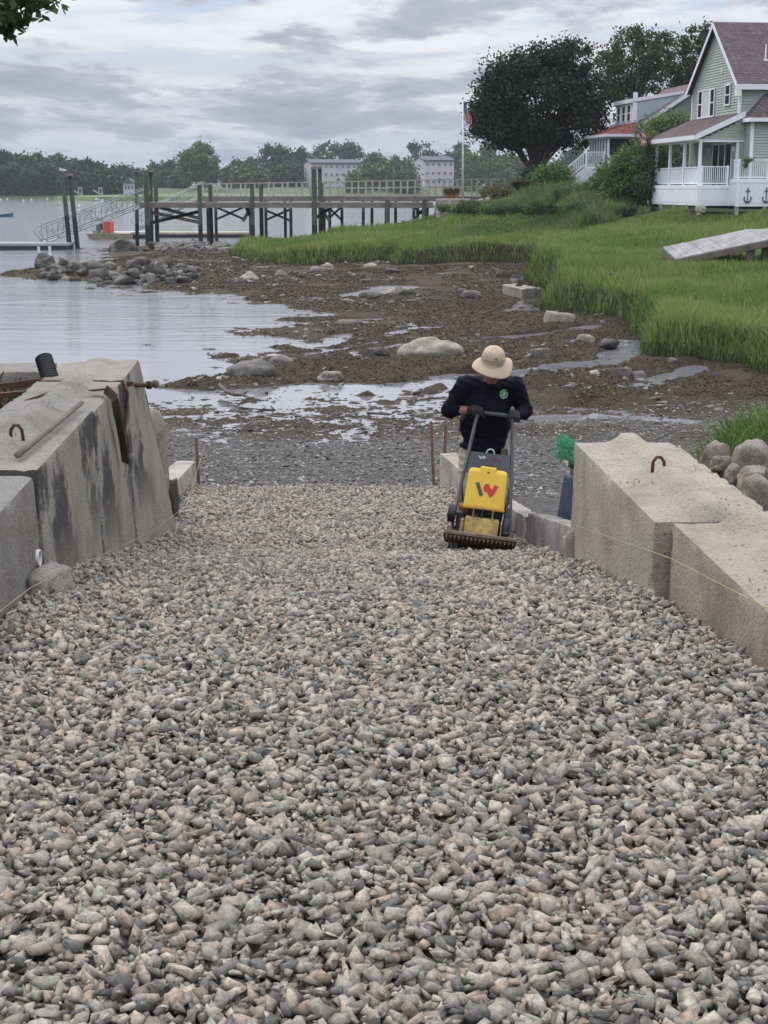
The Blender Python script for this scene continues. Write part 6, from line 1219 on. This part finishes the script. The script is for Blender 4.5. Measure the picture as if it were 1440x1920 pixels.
# lawn around the houses
n = 60000; y = 68 + 16 * rs.random(n); x = 11 + 14 * rs.random(n); k = ~((x > 16) & (y > 78)); x, y = x[k], y[k]; z = height(x, y, False)
g = blades('lawn_grass', x, y, z - .02, .12 + .16 * rs.random(len(x)) * (1 + .8 * fbm(x, y, .6, 3, 5)), .035 * np.ones(len(x)), GRASS, rs, .6, 2); g['kind'] = 'stuff'; g['label'] = 'grass of the sloping lawn in front of the green house'
# ============================================================ PLATE COMPACTOR
yc = 10.52; gc = zramp(10.2); CMP = thing('plate_compactor', 'yellow walk behind plate compactor with a rusty steel base plate', 'plate compactor', (.70, yc, zramp(yc) + .03), (math.radians(-9), math.radians(6.5), math.radians(-5)))
bpy.context.view_layer.update(); MC = CMP.matrix_world.copy()
YEL = mat('tank_yellow', (.62, .40, .015), (.56, .34, .02), 5, .42, spec=.5); YELD = mat('housing_yellow', (.48, .34, .10), (.28, .19, .08), 14, .7, contrast=(.4, .6)); STL = mat('plate_steel', (.13, .075, .045), (.06, .035, .024), 14, .8, .004, 30); STG = mat('plate_edge', (.22, .175, .14), (.12, .08, .055), 12, .7)
ENG = mat('engine_black', (.012, .012, .014), (.03, .03, .03), 10, .5); NAV = mat('guard_navy', (.030, .038, .062), (.022, .028, .045), 6, .5); HND = mat('handle_dark', (.035, .038, .048), (.025, .027, .034), 8, .45); CHR = mat('steel_bright', (.45, .45, .45), (.3, .3, .3), 5, .35, metal=.6)
bp_ = MB().box((-.25, -.24, 0), (.25, .22, .03)).build('base_plate', STL, CMP, bevel=.006)
MB().hexa([(-.262, -.335, .055), (.262, -.335, .055), (.25, -.235, 0), (-.25, -.235, 0), (-.262, -.345, .075), (.262, -.345, .075), (.25, -.235, .031), (-.25, -.235, .031)]).build('front_lip', STL, bp_)
MB().box((-.262, -.352, .074), (.262, -.325, .098)).build('lip_edge', STG, bp_, bevel=.004)
tb_ = MB()
for k in range(17): x = -.24 + .03 * k; tb_.hexa([(x - .006, -.345, .045), (x + .006, -.345, .045), (x + .006, -.29, .02), (x - .006, -.29, .02), (x - .006, -.352, .066), (x + .006, -.352, .066), (x + .006, -.29, .03), (x - .006, -.29, .03)])
tb_.build('lip_ribs', STG, bp_)
MB().hexa([(-.25, .22, 0), (.25, .22, 0), (.255, .30, .06), (-.255, .30, .06), (-.25, .22, .03), (.25, .22, .03), (.255, .29, .085), (-.255, .29, .085)]).build('rear_lip', STL, bp_)
MB().hexa([(-.12, -.24, .03), (.12, -.24, .03), (.12, -.05, .03), (-.12, -.05, .03), (-.125, -.215, .205), (.125, -.215, .205), (.12, -.06, .205), (-.12, -.06, .205)]).build('exciter_cover', YELD, CMP, bevel=.012)
MB().box((-.155, -.21, .05), (-.127, -.08, .18)).build('cover_side', mat('dusty_tan', (.28, .2, .1), (.16, .1, .05), 10), CMP, bevel=.006)
en = MB().box((-.15, -.10, .20), (.15, .16, .30)).box((-.19, -.05, .04), (.19, .2, .215)).build('engine', ENG, CMP, bevel=.015)
MB().tube([(-.07, -.222, .20), (-.07, -.225, .262), (-.055, -.228, .272), (.055, -.228, .272), (.07, -.225, .262), (.07, -.222, .20)], .006, 6).build('front_guard', mat('guard_brass', (.30, .22, .10), (.16, .10, .05), 20), CMP)
MB().tube([(-.01, -.21, .20), (0, -.2, .27)], .006, 6).build('cable', HND, en)
MB().tube([(-.175, -.16, .265), (-.11, -.17, .262)], .028, 12).build('hose_end', mat('hose_red', (.25, .06, .03)), CMP, smooth=True)
MB().tube([(.155, -.02, .13), (.20, -.02, .13)], [.115, .11], 24).hexa([(.155, -.14, .1), (.2, -.14, .1), (.2, .18, .1), (.155, .18, .1), (.155, -.06, .29), (.2, -.06, .29), (.2, .14, .29), (.155, .14, .29)]).build('belt_guard', NAV, CMP, bevel=.01)
MB().tube([(.145, -.14, .04), (.143, -.142, .17), (.150, -.10, .245)], .006, 6).build('guard_edge', CHR, CMP)
wh = MB().tube([(-.255, -.02, .20), (-.20, -.02, .20)], [.065, .068], 20).build('rubber_wheel', BLK, CMP, smooth=False); MB().tube([(-.262, -.02, .20), (-.256, -.02, .20)], .022, 12).build('hub', CHR, wh)
MB().tube([(-.195, -.02, .2), (-.15, 0, .18)], .012, 8).build('axle', CHR, wh)
tk = MB().hexa([(-.150, -.225, .262), (.150, -.225, .262), (.145, -.02, .262), (-.145, -.02, .262), (-.142, -.165, .555), (.142, -.165, .555), (.138, -.035, .555), (-.138, -.035, .555)]).build('water_tank', YEL, CMP, bevel=.026)
MB().box((-.152, -.222, .262), (.152, -.03, .285)).build('tank_base_band', mat('tank_ochre', (.48, .28, .012), (.4, .22, .015), 8, .5), tk, bevel=.009)
fy_ = lambda z: -.225 + (z - .262) / .293 * .06 - .0045
def decal(name, poly, m, par):   # face pixel coordinates -> thin raised decal on the tank front
    A = []
    for x, y in poly:
        u, v = (x - 778) / 2120, (565 - y) / 2056; c_, s_2 = math.cos(.10), math.sin(.10); uu, vv = u * c_ + v * -s_2, v * c_ + u * s_2; zz = .41 + vv; A.append((uu, fy_(zz), zz))
    MB().prism(A, (0, .004, 0)).build(name, m, par)
decal('grey_stroke', [(615, 462), (668, 452), (738, 648), (684, 658)], mat('decal_grey', (.045, .05, .055), rough=.5), tk)
decal('red_stroke', [(732, 545), (762, 478), (818, 478), (862, 572), (905, 492), (972, 510), (885, 652), (838, 678), (792, 592), (758, 588)], mat('decal_red', (.50, .015, .025), rough=.5), tk)
MB().hexa([(-.058, -.176, .50), (.058, -.176, .50), (.05, -.10, .50), (-.05, -.10, .50), (-.06, -.160, .575), (.06, -.160, .575), (.055, -.06, .575), (-.055, -.06, .575)]).build('filler_neck', YEL, tk, bevel=.012)
MB().tube([(.01, -.10, .572), (.01, -.10, .585)], .046, 18).build('tank_cap', BLK, tk, bevel=.004)
MB().tube([(0, -.178, .535), (0, -.172, .536)], .006, 8).build('rivet', HND, tk)
def hp(z, s): f = (z - .12) / .84; return Vector((s * (.215 - .075 * min(1, f * 1.05)), .03 + .50 * f, z))
for s in (-1, 1):
    MB().tube([(s * .20, -.05, .10), hp(.12, s), hp(.5, s), hp(.88, s), hp(.93, s) + Vector((-s * .004, .01, 0)), Vector((s * .125, .56, .965))], .0135, 10).build('handle_tube', HND, CMP, smooth=True)
MB().tube([(-.125, .56, .965), (.125, .56, .965)], .0155, 12).build('handle_bar', mat('grip_grey', (.07, .072, .085), rough=.5), CMP, smooth=True)
def hpl(z, x): q = hp(z, 1); return Vector((x, q.y - .012, z))
poly = [hpl(.66, -.150), hpl(.66, .150), hpl(.50, .168)] + [hpl(.50 + .045 * math.sin(t), .145 * math.cos(t)) for t in np.linspace(0, math.pi, 11)] + [hpl(.50, -.168)]
hpn = MB().prism(poly, (0, .012, .005)).build('handle_panel', HND, CMP)
def text_mesh(s, size, ext=.001):
    cu = bpy.data.curves.new('t', 'FONT'); cu.body = s; cu.size = size; cu.extrude = ext; cu.align_x = 'LEFT'; o = bpy.data.objects.new('t', cu); COL.objects.link(o)
    me = bpy.data.meshes.new_from_object(o.evaluated_get(bpy.context.evaluated_depsgraph_get())); bpy.data.objects.remove(o); return me
nrm_ = Vector((0, -.84, .50)).normalized(); sl_ = math.atan2(.50, .84)
def put_text(s, size, x, z, m, name):
    me = text_mesh(s, size); q = hpl(z, x); me.transform(Matrix.Translation(q + Vector((0, -.004, .001))) @ Matrix.Rotation(math.radians(90) - sl_, 4, 'X') @ Matrix.Diagonal((1.25, 1, 1, 1))); link(name, me, m, hpn)
put_text('VP', .040, -.085, .612, mat('decal_white', (.55, .55, .56), rough=.5), 'lettering'); put_text('1550', .040, -.008, .612, mat('decal_dark_red', (.16, .02, .025), rough=.5), 'number')
ring = [hpl(.655, 0) + Vector((.030 * math.cos(t), -.0, .004 + .036 * math.sin(t))) for t in np.linspace(-.2, math.pi + .2, 12)]; MB().tube(ring, .006, 6).build('lifting_ring', CHR, CMP, smooth=True)
for x_, y_, z_b in ((-.10, -.247, .06), (.10, -.247, .06), (-.10, -.222, .19), (.10, -.222, .19)): MB().tube([(x_, y_ + .02, z_b), (x_, y_ - .006, z_b)], .009, 6).build('bolt', CHR, CMP)
MB().tube([(.13, -.10, .25), (.175, -.13, .33), (.165, -.06, .42), (.12, .02, .5)], .007, 8).build('fuel_hose', BLK, CMP, smooth=True)
MB().tube([(-.16, .05, .30), (-.185, .12, .45), (-.165, .3, .62), (-.135, .45, .82)], .006, 8).build('throttle_cable', BLK, CMP, smooth=True)
MB().tube([(.06, .02, .30), (.06, .02, .36), (.09, .08, .36)], .035, 12).build('air_filter', ENG, CMP)
MB().tube([(-.05, -.115, .215), (-.05, -.135, .215)], .018, 10).tube([(.05, -.11, .24), (.05, -.135, .24)], .012, 8).box((-.09, -.13, .25), (.09, -.102, .255)).box((-.09, -.13, .235), (.09, -.102, .24)).build('engine_fins', mat('fin_grey', (.10, .10, .10)), CMP)
# ============================================================ WORKER
hL, hR = MC @ Vector((-.128, .562, .967)), MC @ Vector((.135, .556, .958))
PX, PYc = .80, 11.60; W_ = thing('person', 'worker in a wide brimmed tan hat and navy sweater pushing the compactor', 'person', (PX, 11.6, zramp(11.6)))
bar_d = (hR - hL).normalized(); fz = zramp(11.6)
pel, wai, che, nb, hd = Vector((.80, 11.60, 1.93)), Vector((.80, 11.54, 2.06)), Vector((.81, 11.38, 2.29)), Vector((.82, 11.27, 2.43)), Vector((.825, 11.11, 2.585))
sh = {-1: Vector((.625, 11.33, 2.40)), 1: Vector((1.015, 11.33, 2.40))}; el = {-1: Vector((.515, 11.40, 2.205)), 1: Vector((1.105, 11.40, 2.195))}
wr = {-1: hL + Vector((-.055, .055, .005)), 1: hR + Vector((.045, .06, .01))}
hip = {-1: Vector((.71, 11.60, 1.90)), 1: Vector((.90, 11.60, 1.90))}; kn = {-1: Vector((.655, 11.46, 1.53)), 1: Vector((.93, 11.47, 1.53))}; an = {-1: Vector((.66, 11.60, fz + .09)), 1: Vector((.93, 11.68, fz + .08))}
SK = mat('skin', (.30, .145, .095), (.26, .12, .08), 8, .55)
mb = MB(); mb.ell(pel, (.155, .115, .12)); mb.cap(pel, wai, .12, .12); mb.ell(che, (.155, .11, .16)); mb.cap(wai, che, .12, .125); mb.cap(che, nb, .10, .055); mb.cap(nb, hd, .052, .055); mb.cap(sh[-1], sh[1], .055)
Rt = Matrix.Rotation(math.radians(32), 3, 'X'); fwd = Rt @ Vector((0, -1, 0)); upv = Rt @ Vector((0, 0, 1))
mb.ell(hd, (.074, .092, .112), 16, 12, Rt); jaw = hd + fwd * .035 - upv * .07; mb.ell(jaw, (.052, .052, .048), 12, 8, Rt)
mb.cap(hd + fwd * .085 + upv * .0, hd + fwd * .108 - upv * .028, .010, .014, 8); mb.ell(hd + fwd * .083 - upv * .058, (.024, .012, .008), 10, 6, Rt)
for s in (-1, 1):
    mb.ell(hd + Vector((s * .076, .005, 0)) - upv * .01, (.010, .02, .03), 8, 6, Rt); mb.ell(hd + Vector((s * .03, 0, 0)) + fwd * .078 + upv * .022, (.018, .012, .008), 8, 6, Rt)
    mb.cap(sh[s], el[s], .050, .040); mb.cap(el[s], wr[s], .040, .028); mb.cap(wr[s], [hL, hR][(s + 1) // 2], .026, .02)
    mb.cap(hip[s], kn[s], .080, .055); mb.cap(kn[s], an[s], .055, .035); mb.cap(an[s], an[s] + Vector((0, -.13, -.05)), .035, .03)
mb.build('body', SK, W_, world=True, remesh=.009, sm=3, smooth=True)
def folds(o, amp, sd):
    me = o.data; me.update()
    for v in me.vertices:
        c = v.co; w = Vector((c.x * 9 + 3 * c.z, c.y * 9, c.z * 13 + 4 * c.x)) + Vector((sd * 5, 0, 0)); f_ = 1 - abs(mnoise.noise(w)) * 2.4
        v.co = c + v.normal * amp * (max(0, f_) ** 2 - .35 + .4 * mnoise.noise(c * 5))
    me.update()
mb = MB(); NVY = mat('sweater_navy', (.006, .006, .014), (.004, .004, .010), 5, .85, .006, 12, spec=.15)
hem = Vector((.805, 11.575, 1.92)); mb.ell(che, (.20, .145, .17), 16, 12); mb.tube([hem + Vector((0, .02, -.05)), hem, wai, che + Vector((0, 0, -.04)), che + Vector((0, 0, .08))], [.172, .178, .176, .178, .155], 24); mb.cap(sh[-1], sh[1], .080, .080); mb.cap(che + Vector((0, 0, .07)), nb + Vector((0, 0, -.02)), .12, .075); mb.ell(hem + Vector((-.01, 0, .0)), (.195, .155, .08), 16, 10, Matrix.Rotation(-.22, 3, 'Y')); mb.ell(wai, (.208, .165, .17), 16, 10)
for s in (-1, 1):
    mb.cap(sh[s], el[s], .079, .064); e_ = el[s].lerp(wr[s], .36 if s < 0 else .92); mb.cap(el[s], e_, .064, .050); mb.ell(el[s] + Vector((0, .01, -.01)), .066)
sw_ = mb.build('sweater', NVY, W_, world=True, remesh=.010, sm=3, smooth=True); folds(sw_, .012, 1)
TRO = mat('trousers_khaki', (.31, .275, .22), (.25, .22, .175), 6, .85, .006, 14)
mb = MB(); mb.ell(pel + Vector((0, 0, -.01)), (.185, .145, .12), 16, 10)
for s in (-1, 1): mb.cap(hip[s], kn[s], .102, .078); mb.cap(kn[s], an[s] + Vector((0, 0, .04)), .078, .062)
tr = mb.build('trousers', TRO, W_, world=True, remesh=.011, sm=3, smooth=True); folds(tr, .010, 2)
MB().box((.925, 11.44, 1.80), (.985, 11.485, 1.88)).build('belt_pouch', mat('pouch', (.10, .09, .07)), tr, world=True, bevel=.01)
for s in (-1, 1): mb = MB(); mb.cap(an[s] + Vector((0, .03, -.02)), an[s] + Vector((0, -.15, -.045)), .050, .042); mb.cap(an[s], an[s] + Vector((0, .0, .07)), .052, .05); mb.build('boot', mat('boot_brown', (.09, .055, .03), (.06, .035, .02), 8), W_, world=True, remesh=.010, sm=2, smooth=True)
GLV = mat('glove_black', (.012, .012, .013), (.022, .022, .024), 20, .8)
for s, h in ((-1, hL), (1, hR)):
    mb = MB(); o = h + Vector((0, .0, .0)); up0 = Vector((0, 0, 1)); bk = Vector((0, 1, 0)); base = o + bar_d * (s * .012)
    mb.ell(base + bk * .035 + up0 * .022, (.048, .034, .026), 12, 8); mb.cap(base + bk * .04 + up0 * .02, wr[s], .034, .034)
    for k in range(4):
        off = bar_d * ((k - 1.5) * .0225) + base; Lk = (.92, 1.0, .97, .82)[k if s < 0 else 3 - k]
        pts = [off + bk * .028 + up0 * .036, off - bk * .012 + up0 * (.036 * Lk), off - bk * (.036 * Lk) + up0 * .008, off - bk * (.030 * Lk) - up0 * .022, off - bk * .008 - up0 * .030 * Lk]
        for a, b in zip(pts[:-1], pts[1:]): mb.cap(a, b, .0108, .0102, 8)
    th = [base + bk * .035 - bar_d * s * .04, base + bk * .012 - up0 * .02 - bar_d * s * .048, base - bk * .012 - up0 * .03 - bar_d * s * .042]
    for a, b in zip(th[:-1], th[1:]): mb.cap(a, b, .0125, .0115, 8)
    mb.cap(wr[s], wr[s].lerp(el[s], .04), .033, .034); mb.build('glove', GLV, W_, world=True, remesh=.0055, sm=1, smooth=True)
# hat
HAT = mat('hat_tan', (.44, .345, .25), (.38, .29, .205), 10, .9, .003, 60); Rh = Matrix.Rotation(math.radians(24), 3, 'X') @ Matrix.Rotation(math.radians(3), 3, 'Y'); hc = hd + upv * .038 + fwd * .004
prof = [(.002, .118), (.035, .116), (.062, .106), (.080, .088), (.089, .06), (.093, .03), (.096, .0), (.104, -.006), (.125, -.018), (.148, -.034), (.160, -.045), (.162, -.049), (.158, -.051), (.124, -.026), (.100, -.012), (.090, -.005), (.086, .03), (.075, .08), (.03, .108), (.002, .109)]
mb = MB(); nu = 40; v = []; f = []
for i, (r_, z) in enumerate(prof):
    for k in range(nu):
        t_ = 2 * math.pi * k / nu; fl = 0
        if r_ > .10: q = (r_ - .10) / .06; fl = q * (.010 * math.sin(2 * t_ + .6) + .007 * math.sin(3 * t_ + 1) + (.022 if math.cos(t_ - .35) > .75 else 0) * (math.cos(t_ - .35) - .75) * 4)
        rr_2 = .95 * r_ * (1 + .015 * math.sin(5 * t_ + i)); v.append(hc + Rh @ Vector((rr_2 * math.cos(t_), rr_2 * 1.03 * math.sin(t_), z + fl + (.002 * math.sin(7 * t_) if r_ < .1 else 0))))
for i in range(len(prof) - 1):
    for k in range(nu): a = i * nu + k; b = i * nu + (k + 1) % nu; f.append((a, b, b + nu, a + nu))
hat = MB().add(v, f).build('hat', HAT, W_, world=True, smooth=True)
cord = [hc + Rh @ Vector((.0945 * math.cos(t_), .103 * math.sin(t_), .028 + .03 * max(0, math.sin(-t_)) )) for t_ in np.linspace(0, 2 * math.pi, 40)]; MB().tube(cord, .0028, 5).build('hat_cord', mat('cord_brown', (.16, .10, .06)), hat, world=True)
MB().ell(hc + Rh @ Vector((.012, -.094, .075)), .007, 8, 6).build('cord_toggle', mat('toggle', (.02, .015, .01)), hat, world=True)
pq = [hc + Rh @ Vector((r_ * math.cos(t_), r_ * 1.10 * math.sin(t_), z)) for t_, z, r_ in ((-1.25, .014, .0955), (-.75, .016, .0955), (-.78, .036, .094), (-1.22, .034, .094))]; MB().prism(pq, Rh @ Vector((-.002, .004, 0))).build('hat_patch', mat('patch_teal', (.20, .25, .22), (.28, .27, .22), 60), hat, world=True)
# chest emblem laid onto the cloth
ob = sw_; me_ = ob.data; bvh = BVHTree.FromPolygons([v.co + Vector(W_.location) for v in me_.vertices], [p.vertices[:] for p in me_.polygons])
d = ray(943, 738).normalized(); hit, nr, _, _ = bvh.ray_cast(Vector((0, 0, CZ)), d)
if hit:
    nr = nr if nr.dot(d) < 0 else -nr; X_ = Vector((0, 0, 1)).cross(nr).normalized(); Y_ = nr.cross(X_); rr_e = .034
    EG = mat('emblem_green', (.03, .26, .10), rough=.6); EW = mat('emblem_white', (.45, .55, .48), rough=.6); em = MB().tube([hit - nr * .02, hit + nr * .014], rr_e, 24).build('chest_emblem', EG, sw_, world=True)
    c2 = hit + nr * .015; pt_ = lambda a, b: c2 + X_ * a * rr_e + Y_ * b * rr_e; w = MB().tube([pt_(math.cos(t), math.sin(t)) for t in np.linspace(0, 2 * math.pi, 25)], .0028, 5)
    w.tube([pt_(-.1, -.85), pt_(-.2, -.3), pt_(-.15, .2), pt_(.05, .6), pt_(.2, .35), pt_(.0, -.1), pt_(-.35, -.35), pt_(-.6, -.2)], .0028, 5).tube([pt_(.2, -.6), pt_(.15, .0), pt_(.4, .55), pt_(.55, .3), pt_(.3, -.2)], .0026, 5); w.build('emblem_mark', EW, em, world=True)
# ============================================================ HAZE
hm = bpy.data.materials.new('haze'); hm.use_nodes = True; hn = hm.node_tree; hn.nodes.clear(); pv = hn.nodes.new('ShaderNodeVolumePrincipled'); ho = hn.nodes.new('ShaderNodeOutputMaterial'); hn.links.new(pv.outputs[0], ho.inputs['Volume'])
pv.inputs['Color'].default_value = (.80, .88, 1.0, 1); pv.inputs['Density'].default_value = .00016; pv.inputs['Anisotropy'].default_value = .2
hz = MB().box((-760, -20, -3), (960, 1620, 40)).build('haze', hm); hz['kind'] = 'stuff'; hz['label'] = 'thin bluish haze over the river'
